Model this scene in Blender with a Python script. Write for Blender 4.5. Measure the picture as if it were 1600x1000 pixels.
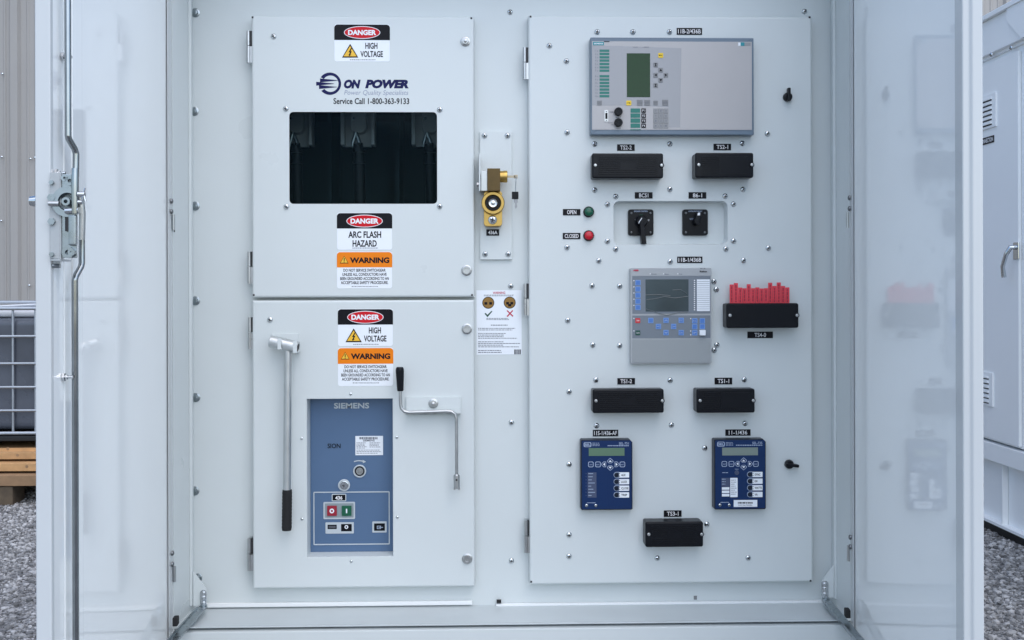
import bpy, bmesh, math, random
from mathutils import Vector, Matrix
random.seed(7)
SC = bpy.context.scene
COL = SC.collection
for o in list(bpy.data.objects):
    bpy.data.objects.remove(o)

# ------------------------------------------------------------------ camera
D, CX, CZ, F = 2.8, -0.0685, 1.5, 1600.0       # metres in front of the panel faces, focal length in photo pixels
YAW, ROLL = math.radians(-1.5), -0.0025
cam = bpy.data.cameras.new('camera')
cam.sensor_width = 36; cam.lens = 36.0 * F / 1600
cam.shift_x = 0.0; cam.shift_y = -50 / 1600
cam.clip_start = 0.05; cam.clip_end = 500
camo = bpy.data.objects.new('camera', cam); COL.objects.link(camo)
CM = (Matrix.Rotation(YAW, 3, 'Z') @ Matrix.Rotation(math.pi / 2, 3, 'X') @ Matrix.Rotation(ROLL, 3, 'Z'))
camo.matrix_world = Matrix.Translation((CX, -D, CZ)) @ CM.to_4x4()
SC.camera = camo

# ------------------------------------------------------------------ sky, sun, exposure
SUN_EL, SUN_AZ = math.radians(56), math.radians(156)   # azimuth clockwise from +Y
w = bpy.data.worlds.new('World'); SC.world = w; w.use_nodes = True
nt = w.node_tree; nt.nodes.clear()
sky = nt.nodes.new('ShaderNodeTexSky'); sky.sky_type = 'NISHITA'; sky.sun_disc = False
sky.sun_elevation = SUN_EL; sky.sun_rotation = SUN_AZ
sky.air_density = 1.0; sky.dust_density = 1.4; sky.ozone_density = 2.5
bg = nt.nodes.new('ShaderNodeBackground'); bg.inputs['Strength'].default_value = 0.13
wo = nt.nodes.new('ShaderNodeOutputWorld')
nt.links.new(sky.outputs[0], bg.inputs[0]); nt.links.new(bg.outputs[0], wo.inputs[0])
sl = bpy.data.lights.new('sun', 'SUN'); sl.energy = 1.0; sl.angle = math.radians(105); sl.color = (1, .955, .88)
so = bpy.data.objects.new('sun', sl); COL.objects.link(so)
sd = Vector((math.sin(SUN_AZ) * math.cos(SUN_EL), math.cos(SUN_AZ) * math.cos(SUN_EL), math.sin(SUN_EL)))
so.rotation_euler = sd.to_track_quat('Z', 'Y').to_euler(); so.location = (2, -6, 6)
SC.view_settings.view_transform = 'Standard'; SC.view_settings.look = 'None'
SC.view_settings.exposure = 0.97; SC.view_settings.gamma = 1.0

# ------------------------------------------------------------------ measuring: photo pixel -> place on a plane of the scene
CAMV = Vector((CX, -D, CZ))
def ray(px, py):
    return CM @ Vector(((px - 800) / F, -(py - 450) / F, -1))
def P(px, py, y=0.0):
    d = ray(px, py); t = (y + D) / d.y
    return CX + t * d.x, CZ + t * d.z
def PX(px, py, X):
    d = ray(px, py); t = (X - CX) / d.x
    return -D + t * d.y, CZ + t * d.z
def R(r, y=0.0):
    a, b, c, d = r
    p = [P(a, b, y), P(c, b, y), P(a, d, y), P(c, d, y)]
    return ((p[0][0] + p[2][0]) / 2, (p[1][0] + p[3][0]) / 2, (p[2][1] + p[3][1]) / 2, (p[0][1] + p[1][1]) / 2)
S = D / F

# ------------------------------------------------------------------ materials
MATS = {}
def mat(name, col, rough=.5, metal=0, noise=0.0, nscale=20, bump=0.0, bscale=200, coat=0.0, spec=.5, emit=None):
    m = bpy.data.materials.new(name); m.use_nodes = True
    n = m.node_tree; b = n.nodes['Principled BSDF']
    b.inputs['Base Color'].default_value = (*col, 1); b.inputs['Roughness'].default_value = rough
    b.inputs['Metallic'].default_value = metal; b.inputs['Coat Weight'].default_value = coat
    b.inputs['Coat Roughness'].default_value = .05; b.inputs['Specular IOR Level'].default_value = spec
    tc = n.nodes.new('ShaderNodeTexCoord')
    if noise:
        nz = n.nodes.new('ShaderNodeTexNoise'); nz.inputs['Scale'].default_value = nscale; nz.inputs['Detail'].default_value = 6
        mr = n.nodes.new('ShaderNodeMapRange'); mr.inputs[1].default_value = .3; mr.inputs[2].default_value = .7
        mr.inputs[3].default_value = 1 - noise; mr.inputs[4].default_value = 1 + noise
        mx = n.nodes.new('ShaderNodeMix'); mx.data_type = 'RGBA'; mx.blend_type = 'MULTIPLY'; mx.inputs[0].default_value = 1
        mx.inputs[6].default_value = (*col, 1)
        n.links.new(tc.outputs['Object'], nz.inputs['Vector']); n.links.new(nz.outputs[0], mr.inputs[0])
        n.links.new(mr.outputs[0], mx.inputs[7]); n.links.new(mx.outputs[2], b.inputs['Base Color'])
        mr2 = n.nodes.new('ShaderNodeMapRange'); mr2.inputs[3].default_value = rough * .7; mr2.inputs[4].default_value = rough * 1.4
        n.links.new(nz.outputs[0], mr2.inputs[0]); n.links.new(mr2.outputs[0], b.inputs['Roughness'])
    if bump:
        nz = n.nodes.new('ShaderNodeTexNoise'); nz.inputs['Scale'].default_value = bscale; nz.inputs['Detail'].default_value = 3
        bp = n.nodes.new('ShaderNodeBump'); bp.inputs['Strength'].default_value = bump; bp.inputs['Distance'].default_value = .002
        n.links.new(tc.outputs['Object'], nz.inputs['Vector']); n.links.new(nz.outputs[0], bp.inputs['Height'])
        n.links.new(bp.outputs[0], b.inputs['Normal'])
    MATS[name] = m
    return m
white = mat('white_powder_coat', (.63, .675, .675), .30, noise=.018, nscale=3.2, bump=.08, bscale=260)
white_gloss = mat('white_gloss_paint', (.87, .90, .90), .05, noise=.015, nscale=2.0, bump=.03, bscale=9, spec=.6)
white_far = mat('white_enclosure_paint', (.90, .92, .92), .3, noise=.02, nscale=2)
sticker = mat('white_vinyl', (.82, .86, .90), .35)
blackm = mat('black_plastic', (.006, .007, .010), .30, noise=.04, nscale=40, spec=.19)
blackv = mat('black_vinyl', (.006, .006, .009), .4, spec=.15)
plate_black = mat('black_laminate', (.005, .005, .008), .4, spec=.15)
plate_white = mat('white_engraving', (.82, .82, .83), .5, spec=.2)
ink = mat('black_ink', (.010, .010, .014), .6, spec=.15)
inkgrey = mat('grey_ink', (.16, .17, .2), .6)
red = mat('danger_red', (.58, .008, .018), .4, spec=.2)
orange = mat('warning_orange', (.84, .22, .006), .4, spec=.2)
yellow = mat('warning_yellow', (.86, .50, .03), .4)
navy = mat('navy_ink', (.008, .010, .075), .5, spec=.2)
greyblue = mat('grey_blue_ink', (.29, .33, .43), .5)
zinc = mat('zinc_steel', (.62, .64, .66), .22, metal=1, noise=.06, nscale=60)
chrome = mat('bright_steel', (.62, .65, .66), .14, metal=1)
steel = mat('brushed_steel', (.48, .49, .49), .3, metal=1, noise=.08, nscale=40)
darkslot = mat('dark_slot', (.02, .02, .022), .6)
gasket = mat('black_rubber', (.008, .008, .009), .75, bump=.2, bscale=120)
brass = mat('brass', (.50, .33, .10), .33, metal=1, noise=.12, nscale=60)
brown = mat('bronze_block', (.11, .072, .025), .45, metal=.6, noise=.12, nscale=50)
alu = mat('aluminium', (.60, .62, .62), .35, metal=1, noise=.05, nscale=30)
relay_frame = mat('slate_frame_paint', (.13, .18, .235), .35)
relay_face = mat('warm_grey_foil', (.43, .42, .42), .3, noise=.01)
relay_face2 = mat('cool_grey_foil', (.33, .335, .35), .25)
lcd = mat('green_lcd', (.009, .042, .009), .12, spec=.25)
lcd2 = mat('backlit_green_lcd', (.115, .20, .13), .2)
lcd3 = mat('grey_green_lcd', (.20, .25, .22), .2)
teal = mat('teal_strip', (.01, .17, .135), .4)
teal2 = mat('teal_tag', (.01, .24, .28), .4)
keygrey = mat('grey_key', (.20, .205, .21), .45)
keygrey2 = mat('light_grey_key', (.27, .275, .28), .45)
keyyellow = mat('yellow_key', (.82, .56, .02), .4)
abb_light = mat('light_grey_plastic', (.38, .40, .415), .4, noise=.02)
abb_dark = mat('mid_grey_foil', (.17, .20, .235), .3)
abb_low = mat('grey_plastic', (.30, .325, .335), .4)
screenm = mat('dark_screen', (.045, .068, .078), .2, spec=.3, noise=.25, nscale=9)
bluekey = mat('blue_key', (.07, .19, .52), .4)
bluekey_rim = mat('light_blue_rim', (.18, .32, .62), .4)
redkey = mat('red_key', (.60, .02, .03), .4)
greenkey = mat('green_key', (.006, .07, .05), .4)
sel_blue = mat('dark_blue_foil', (.007, .028, .100), .3, spec=.25)
sel_case = mat('dark_navy_case', (.006, .012, .026), .35, spec=.3)
sel_line = mat('pale_blue_line', (.36, .44, .58), .5)
sel_strip = mat('dull_blue_strip', (.055, .075, .14), .4)
brk_blue = mat('breaker_blue_paint', (.080, .145, .255), .38, noise=.02, nscale=8)
brk_grey = mat('frame_grey_paint', (.50, .55, .58), .4)
brk_inner = mat('inset_grey', (.26, .31, .33), .4)
btn_red = mat('button_red', (.30, .012, .03), .35)
btn_green = mat('button_green', (.004, .10, .05), .35)
lens_green = mat('green_lens', (.002, .085, .045), .12)
lens_red = mat('red_lens', (.50, .004, .02), .12)
redtag = mat('red_tag_plastic', (.72, .062, .085), .4, noise=.06, nscale=80, spec=.3)
tag_ink = mat('dark_red_ink', (.30, .012, .03), .5)
rod_steel = mat('dark_plated_rod', (.30, .32, .33), .16, metal=1, noise=.1, nscale=30)
bolt_zinc = mat('dull_zinc_bolt', (.33, .37, .39), .28, metal=1, noise=.1, nscale=80)
shaded_white = mat('door_white_shaded', (.56, .59, .60), .22, noise=.015, nscale=3)  # darker copy of the door white, shade on the flanges put into colour
bright_edge = mat('bright_white_edge', (.84, .86, .86), .3)
tick_green = mat('tick_green', (.004, .06, .03), .5)
ink_red = mat('red_ink', (.5, .02, .06), .5)
disc_brown = mat('bronze_print', (.27, .14, .02), .5)
timber = mat('pine_timber', (.50, .29, .13), .75, noise=.22, nscale=9, bump=.3, bscale=60)
timber_d = mat('weathered_timber', (.30, .185, .10), .8, noise=.25, nscale=7, bump=.3, bscale=60)
bottle = mat('smoky_plastic', (.075, .085, .105), .25, noise=.25, nscale=2.5)
bottle_w = mat('milky_plastic', (.62, .64, .67), .4)
cagem = mat('galvanised_tube', (.42, .45, .48), .4, metal=.8, noise=.06, nscale=30)
clad = mat('grey_cladding', (.315, .305, .29), .45, noise=.04, nscale=1.2)
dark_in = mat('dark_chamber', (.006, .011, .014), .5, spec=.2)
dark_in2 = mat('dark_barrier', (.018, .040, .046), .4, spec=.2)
clampm = mat('dull_insulator', (.66, .61, .58), .45)
cable = mat('black_cable', (.008, .009, .01), .4)
blacksteel = mat('black_skid_paint', (.008, .009, .010), .5)

def glass_mat():
    m = bpy.data.materials.new('window_glass'); m.use_nodes = True
    n = m.node_tree; n.nodes.clear()
    tr = n.nodes.new('ShaderNodeBsdfTransparent'); tr.inputs[0].default_value = (.68, .74, .76, 1)
    gl = n.nodes.new('ShaderNodeBsdfGlossy'); gl.inputs['Roughness'].default_value = .02; gl.inputs[0].default_value = (.10, .15, .18, 1)
    fr = n.nodes.new('ShaderNodeFresnel'); fr.inputs[0].default_value = 1.33
    mx = n.nodes.new('ShaderNodeMixShader'); o = n.nodes.new('ShaderNodeOutputMaterial')
    n.links.new(fr.outputs[0], mx.inputs[0]); n.links.new(tr.outputs[0], mx.inputs[1]); n.links.new(gl.outputs[0], mx.inputs[2])
    n.links.new(mx.outputs[0], o.inputs[0])
    return m
glass = glass_mat()

# ------------------------------------------------------------------ object helpers
ORG = {}
def thing(name, label, cat, loc, group=None):
    o = bpy.data.objects.new(name, None); COL.objects.link(o)
    o.empty_display_size = .05; o.location = loc; ORG[o] = Vector(loc)
    o['label'] = label; o['category'] = cat
    if group: o['group'] = group
    return o
def link(name, me, parent=None, label=None, loc=None):
    o = bpy.data.objects.new(name, me); COL.objects.link(o)
    if parent is not None:
        o.parent = parent; base = ORG[parent]
    else:
        base = Vector((0, 0, 0))
    if loc is None:
        me.transform(Matrix.Translation(-base)); ORG[o] = base
    else:
        o.location = Vector(loc) - base; ORG[o] = Vector(loc)
    if label: o['label'] = label
    return o
class G:
    """collects shapes into one bmesh"""
    def __init__(s): s.b = bmesh.new()
    def faces(s, vs, fs, mi=0):
        v = [s.b.verts.new(p) for p in vs]
        for f in fs:
            try:
                q = s.b.faces.new([v[i] for i in f]); q.material_index = mi
            except ValueError: pass
        return s
    def box(s, x0, x1, y0, y1, z0, z1, bev=0, seg=2, M=None, mi=0):
        t = bmesh.new(); bmesh.ops.create_cube(t, size=1)
        for v in t.verts:
            v.co = Vector(((x0 + x1) / 2 + v.co.x * (x1 - x0), (y0 + y1) / 2 + v.co.y * (y1 - y0), (z0 + z1) / 2 + v.co.z * (z1 - z0)))
        if bev: bmesh.ops.bevel(t, geom=t.edges[:], offset=bev, segments=seg, affect='EDGES', profile=.6)
        return s.merge(t, M, mi)
    def merge(s, t, M=None, mi=0):
        if M is not None: bmesh.ops.transform(t, matrix=M, verts=t.verts)
        vm = {v: s.b.verts.new(v.co) for v in t.verts}
        for f in t.faces:
            try:
                q = s.b.faces.new([vm[v] for v in f.verts]); q.material_index = mi
            except ValueError: pass
        t.free(); return s
    def prism(s, pts, y0, y1, bev=0, holes=(), seg=2, mi=0):
        """polygon in X-Z, from y0 (front, nearer the camera) back to y1; the front outline edges are bevelled"""
        t = bmesh.new()
        loops = [pts] + list(holes); edges = []
        for lp in loops:
            vs = [t.verts.new((x, y0, z)) for x, z in lp]
            edges += [t.edges.new((vs[i], vs[(i + 1) % len(vs)])) for i in range(len(vs))]
        if holes:
            r = bmesh.ops.triangle_fill(t, edges=edges, use_beauty=True, normal=(0, -1, 0))
        else:
            t.faces.new(t.verts[:])
        bmesh.ops.recalc_face_normals(t, faces=t.faces[:])
        for f in t.faces:
            if f.normal.y > 0: f.normal_flip()
        ret = bmesh.ops.extrude_face_region(t, geom=t.faces[:], use_keep_orig=True)
        for v in [e for e in ret['geom'] if isinstance(e, bmesh.types.BMVert)]: v.co.y = y1
        bmesh.ops.recalc_face_normals(t, faces=t.faces[:])
        if bev:
            es = [e for e in t.edges if all(abs(v.co.y - y0) < 1e-7 for v in e.verts) and len(e.link_faces) == 2
                  and any(all(abs(v.co.y - y0) < 1e-7 for v in f.verts) for f in e.link_faces)
                  and any(any(abs(v.co.y - y0) > 1e-7 for v in f.verts) for f in e.link_faces)]
            bmesh.ops.bevel(t, geom=es, offset=bev, segments=seg, affect='EDGES', profile=.6)
        return s.merge(t, None, mi)
    def lathe(s, c, prof, n=16, axis='-y', mi=0):
        """prof: (radius, height along axis); axis -y points to the camera"""
        rings = []
        cx, cy, cz = c
        for r, h in prof:
            rg = []
            for k in range(n):
                a = 2 * math.pi * k / n
                if axis == '-y': p = (cx + r * math.cos(a), cy - h, cz + r * math.sin(a))
                elif axis == 'x': p = (cx + h, cy + r * math.cos(a), cz + r * math.sin(a))
                else: p = (cx + r * math.cos(a), cy + r * math.sin(a), cz + h)
                rg.append(s.b.verts.new(p))
            rings.append(rg)
        for a, b in zip(rings, rings[1:]):
            for k in range(n):
                q = s.b.faces.new((a[k], a[(k + 1) % n], b[(k + 1) % n], b[k])); q.material_index = mi
        for rg in (rings[0], rings[-1]):
            q = s.b.faces.new(rg); q.material_index = mi
        return s
    def tube(s, path, r, n=10, mi=0):
        path = [Vector(p) for p in path]; rings = []
        if not isinstance(r, (list, tuple)): r = [r] * len(path)
        up = None
        for i, p in enumerate(path):
            d = (path[min(i + 1, len(path) - 1)] - path[max(i - 1, 0)]).normalized()
            if up is None:
                up = d.cross(Vector((0, 0, 1)))
                if up.length < .1: up = d.cross(Vector((1, 0, 0)))
            up = (up - d * up.dot(d)).normalized(); side = d.cross(up)
            rings.append([s.b.verts.new(p + (up * math.cos(2 * math.pi * k / n) + side * math.sin(2 * math.pi * k / n)) * r[i]) for k in range(n)])
        for a, b in zip(rings, rings[1:]):
            for k in range(n):
                q = s.b.faces.new((a[k], a[(k + 1) % n], b[(k + 1) % n], b[k])); q.material_index = mi
        for rg in (rings[0], rings[-1]):
            q = s.b.faces.new(rg); q.material_index = mi
        return s
    def build(s, name, m, parent=None, smooth=True, label=None, loc=None, M=None):
        bmesh.ops.recalc_face_normals(s.b, faces=s.b.faces[:])
        if M is not None: bmesh.ops.transform(s.b, matrix=M, verts=s.b.verts)
        me = bpy.data.meshes.new(name); s.b.to_mesh(me); s.b.free()
        for x in (m if isinstance(m, (list, tuple)) else [m]): me.materials.append(x)
        if smooth:
            me.polygons.foreach_set('use_smooth', [True] * len(me.polygons)); me.set_sharp_from_angle(angle=math.radians(46))
        o = link(name, me, parent, label, loc)
        if smooth:
            wn = o.modifiers.new('weighted_normals', 'WEIGHTED_NORMAL'); wn.keep_sharp = True; wn.weight = 80
        return o
def rrect(x0, x1, z0, z1, r, n=5):
    if r <= 0: return [(x0, z0), (x1, z0), (x1, z1), (x0, z1)]
    pts = []
    for cx, cz, a0 in ((x1 - r, z0 + r, -90), (x1 - r, z1 - r, 0), (x0 + r, z1 - r, 90), (x0 + r, z0 + r, 180)):
        for k in range(n + 1):
            a = math.radians(a0 + 90 * k / n); pts.append((cx + r * math.cos(a), cz + r * math.sin(a)))
    return pts
def trect(x0, x1, z0, z1, r, n=5):           # only the upper two corners round
    pts = [(x0, z0), (x1, z0)]
    for cx, cz, a0 in ((x1 - r, z1 - r, 0), (x0 + r, z1 - r, 90)):
        for k in range(n + 1):
            a = math.radians(a0 + 90 * k / n); pts.append((cx + r * math.cos(a), cz + r * math.sin(a)))
    return pts
def ell(cx, cz, rx, rz, n=32):
    return [(cx + rx * math.cos(2 * math.pi * k / n), cz + rz * math.sin(2 * math.pi * k / n)) for k in range(n)]
def plate(parent, name, r, y0, y1, m, rad=0, bev=0, px=True, label=None):
    """flat plate at pixel rectangle r measured at depth y0"""
    q = R(r, y0) if px else r
    return G().prism(rrect(*q, rad), y0, y1, bev).build(name, m, parent, label=label)
def text_mesh(body, bold=0, shear=0, res=3):
    c = bpy.data.curves.new('lettering', 'FONT'); c.body = body; c.offset = bold; c.shear = shear; c.resolution_u = res
    o = bpy.data.objects.new('lettering', c); me = bpy.data.meshes.new_from_object(o)
    bpy.data.objects.remove(o); bpy.data.curves.remove(c)
    return me
def text_into(g, body, r, y, bold=0.0, shear=0, px=True, mi=0, res=3):
    me = text_mesh(body, bold, shear, res)
    if not me.vertices: return g
    xs = [v.co.x for v in me.vertices]; ys = [v.co.y for v in me.vertices]
    x0, x1, y0, y1 = min(xs), max(xs), min(ys), max(ys)
    q = R(r, y) if px else r
    sx = (q[1] - q[0]) / max(x1 - x0, 1e-6); sz = (q[3] - q[2]) / max(y1 - y0, 1e-6)
    vs = [(q[0] + (v.co.x - x0) * sx, y, q[2] + (v.co.y - y0) * sz) for v in me.vertices]
    g.faces(vs, [list(p.vertices) for p in me.polygons], mi)
    bpy.data.meshes.remove(me); return g
def finish_text(g, name, m, parent, label=None):
    return g.build(name, m, parent, smooth=False, label=label)
def lettering(parent, lines, y, m, bold=0.0, shear=0, name='lettering'):
    g = G()
    for body, r in lines: text_into(g, body, r, y, bold, shear)
    for f in g.b.faces:
        f.normal_update()
    return finish_text(g, name, m, parent)
def dashes(g, r, y, n, rnd, fill=.5, word=(4, 12), ragged=.35):
    """tiny print: n rows of word-like dashes inside pixel rectangle r"""
    a, b, c, d = r; h = (d - b) / n
    for k in range(n):
        x = a; end = c - rnd.random() * ragged * (c - a)
        while x < end:
            wd = rnd.uniform(*word) * .5
            q = R((x, b + k * h, min(x + wd, end), b + k * h + h * fill), y)
            g.faces([(q[0], y, q[2]), (q[1], y, q[2]), (q[1], y, q[3]), (q[0], y, q[3])], [(0, 1, 2, 3)])
            x += wd + .7
    return g
def cpx(px, py, y=0):
    x, z = P(px, py, y); return Vector((x, y, z))

# shared fastener meshes, origin on the surface, axis -y
def mesh_of(g, m):
    o = g.build('temp', m); me = o.data; bpy.data.objects.remove(o); ORG.pop(o, None); return me
def dome_screw(r, h, slot=True):
    g = G(); prof = [(r * math.cos(a), h * math.sin(a)) for a in [math.radians(x) for x in (0, 20, 40, 60, 78)]]
    g.lathe((0, .0006, 0), [(r, 0)] + [(p[0], p[1] + .0012) for p in prof], 18)
    if slot:
        q = r * .50; t = r * .15
        g.box(-q, q, -h - .0013, -h * .6, -t, t, mi=1); g.box(-t, t, -h - .00125, -h * .6, -q, q, mi=1)
    return mesh_of(g, [chrome, darkslot])
SCREW = dome_screw(.0079, .0046)
RIVET = dome_screw(.0042, .0022, False)
SMALLSCREW = dome_screw(.0042, .002)
def hexbolt():
    g = G()
    g.lathe((0, .0005, 0), [(.0135, 0), (.0135, .0022), (.0122, .003)], 24)
    g.lathe((0, 0, 0), [(.0098, .002), (.0098, .0075), (.0085, .009), (.0055, .0092)], 6)
    g.lathe((0, 0, 0), [(.005, .009), (.0048, .0125), (.003, .0135)], 14)
    return mesh_of(g, [steel])
HEX = hexbolt()
def knobbolt():
    g = G()
    g.lathe((0, .0005, 0), [(.0145, 0), (.0145, .002), (.013, .0028)], 24)
    g.lathe((0, 0, 0), [(.0112, .0025), (.0112, .008), (.0098, .0098), (.0065, .0098), (.006, .0065), (.001, .0065)], 24)
    return mesh_of(g, [steel])
PAWL = knobbolt()
def carriage():
    g = G()
    g.lathe((0, .0005, 0), [(.0125, 0), (.0125, .0018), (.0115, .0024)], 24)
    g.lathe((0, 0, 0), [(.0085, .002), (.0085, .0055), (.0072, .0075), (.004, .008)], 6)
    return mesh_of(g, [bolt_zinc])
CARR = carriage()
HSCREW = mesh_of(G().lathe((0, .0006, 0), [(.0066, 0), (.0066, .0025), (.0054, .0046), (.0025, .0054), (.0022, .0035)], 16), [mat('dark_screw_steel', (.20, .21, .22), .3, metal=1)])
def put(me, name, parent, pos, rot=0.0, label=None):
    o = bpy.data.objects.new(name, me); COL.objects.link(o); o.parent = parent
    o.location = Vector(pos) - ORG[parent]; o.rotation_euler = (0, rot, 0); ORG[o] = Vector(pos)
    if label: o['label'] = label
    return o

# ================================================================== SETTING: ground
def ground():
    m = bpy.data.materials.new('crushed_gravel'); m.use_nodes = True
    n = m.node_tree; b = n.nodes['Principled BSDF']; b.inputs['Roughness'].default_value = .9
    tc = n.nodes.new('ShaderNodeTexCoord')
    vo = n.nodes.new('ShaderNodeTexVoronoi'); vo.inputs['Scale'].default_value = 60
    nz = n.nodes.new('ShaderNodeTexNoise'); nz.inputs['Scale'].default_value = 1.1; nz.inputs['Detail'].default_value = 8
    cr = n.nodes.new('ShaderNodeValToRGB'); cr.color_ramp.elements[0].color = (.11, .11, .11, 1); cr.color_ramp.elements[1].color = (.46, .455, .45, 1)
    mx = n.nodes.new('ShaderNodeMix'); mx.data_type = 'RGBA'; mx.blend_type = 'MULTIPLY'; mx.inputs[0].default_value = .25
    sp = n.nodes.new('ShaderNodeSeparateColor')
    bp = n.nodes.new('ShaderNodeBump'); bp.inputs['Strength'].default_value = 1; bp.inputs['Distance'].default_value = .02
    n.links.new(tc.outputs['Object'], vo.inputs['Vector']); n.links.new(tc.outputs['Object'], nz.inputs['Vector'])
    n.links.new(vo.outputs['Color'], sp.inputs[0]); n.links.new(sp.outputs[0], cr.inputs[0])
    n.links.new(cr.outputs[0], mx.inputs[6]); n.links.new(nz.outputs[0], mx.inputs[7]); n.links.new(mx.outputs[2], b.inputs['Base Color'])
    n.links.new(vo.outputs['Distance'], bp.inputs['Height']); n.links.new(bp.outputs[0], b.inputs['Normal'])
    g = G(); g.faces([(-150, -150, 0), (150, -150, 0), (150, 150, 0), (-150, 150, 0)], [(0, 1, 2, 3)])
    o = g.build('ground', m, smooth=False); o['kind'] = 'structure'
    # loose stones where the yard shows beside the cabinet
    sm = bpy.data.materials.new('loose_stones'); sm.use_nodes = True
    n = sm.node_tree; b = n.nodes['Principled BSDF']; b.inputs['Roughness'].default_value = .85
    ge = n.nodes.new('ShaderNodeNewGeometry'); cr = n.nodes.new('ShaderNodeValToRGB')
    cr.color_ramp.elements[0].color = (.10, .10, .10, 1); cr.color_ramp.elements[1].color = (.48, .475, .47, 1)
    n.links.new(ge.outputs['Random Per Island'], cr.inputs[0]); n.links.new(cr.outputs[0], b.inputs['Base Color'])
    rnd = random.Random(3); vs = []; fs = []
    ico = bmesh.new(); bmesh.ops.create_icosphere(ico, subdivisions=1, radius=1)
    iv = [v.co.copy() for v in ico.verts]; ifc = [[v.index for v in f.verts] for f in ico.faces]; ico.free()
    oct_v = [Vector(p) for p in ((1, 0, 0), (-1, 0, 0), (0, 1, 0), (0, -1, 0), (0, 0, 1), (.5, .5, .75), (-.6, .4, .7), (0, -.7, .7))]
    regions = ((-4.0, -1.6, .8, 5.2, 30000), (1.8, 3.4, .9, 4.4, 20000))
    for x0, x1, y0, y1, cnt in regions:
        for _ in range(cnt):
            s = rnd.choice((.004, .005, .006, .007, .008, .010, .012, .017))
            c = Vector((rnd.uniform(x0, x1), rnd.uniform(y0, y1), s * .25))
            a = rnd.random() * 6.28; ca, sa = math.cos(a), math.sin(a)
            sx, sy, sz = s * rnd.uniform(.7, 1.4), s * rnd.uniform(.6, 1.1), s * rnd.uniform(.45, .9)
            base = len(vs)
            for v in iv:
                j = rnd.uniform(.75, 1.2); x, y, z = v.x * sx * j, v.y * sy * j, v.z * sz * j
                vs.append((c.x + x * ca - y * sa, c.y + x * sa + y * ca, c.z + z))
            fs += [[i + base for i in f] for f in ifc]
    me = bpy.data.meshes.new('gravel'); me.from_pydata(vs, [], fs); me.materials.append(sm)
    o = bpy.data.objects.new('gravel', me); COL.objects.link(o); o['kind'] = 'stuff'
ground()

# ================================================================== corrugated building far behind
def building():
    y = 7.4
    t = thing('corrugated_building', 'tall grey building with ribbed metal cladding rising behind the tank and enclosures', 'building', (0, y, 0))
    pts = []; x = -14.0; pitch = .30
    x0 = P(8, 200, y)[0] % pitch
    x = -14 + x0
    while x < 14:
        pts += [(x - .035, y - .035), (x + .035, y - .035), (x + .055, y), (x + .11, y), (x + .118, y - .008), (x + .132, y - .008), (x + .14, y), (x + .185, y), (x + .193, y - .008), (x + .207, y - .008), (x + .215, y), (x + .245, y)]
        x += pitch
    g = G()
    vs = [(a, b, 0) for a, b in pts] + [(a, b, 4.75) for a, b in pts]; n = len(pts)
    g.faces(vs, [(i, i + 1, n + i + 1, n + i) for i in range(n - 1)])
    g.build('wall', clad, t, smooth=False)
    g = G(); g.box(-14, 14, y + .02, y + 8, 0, 4.7); g.box(-14.2, 14.2, y - .1, y + 8.2, 4.75, 4.88)
    g.build('roof', clad, t, smooth=False)
    me = dome_screw(.012, .008, False)
    for px, py in ((3, 115), (2, 245), (47, 248), (1, 345), (45, 446), (54, 246)):
        xx, zz = P(px, py, y - .04); put(me, 'screw', t, (xx, y - .03, zz))
building()

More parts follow.
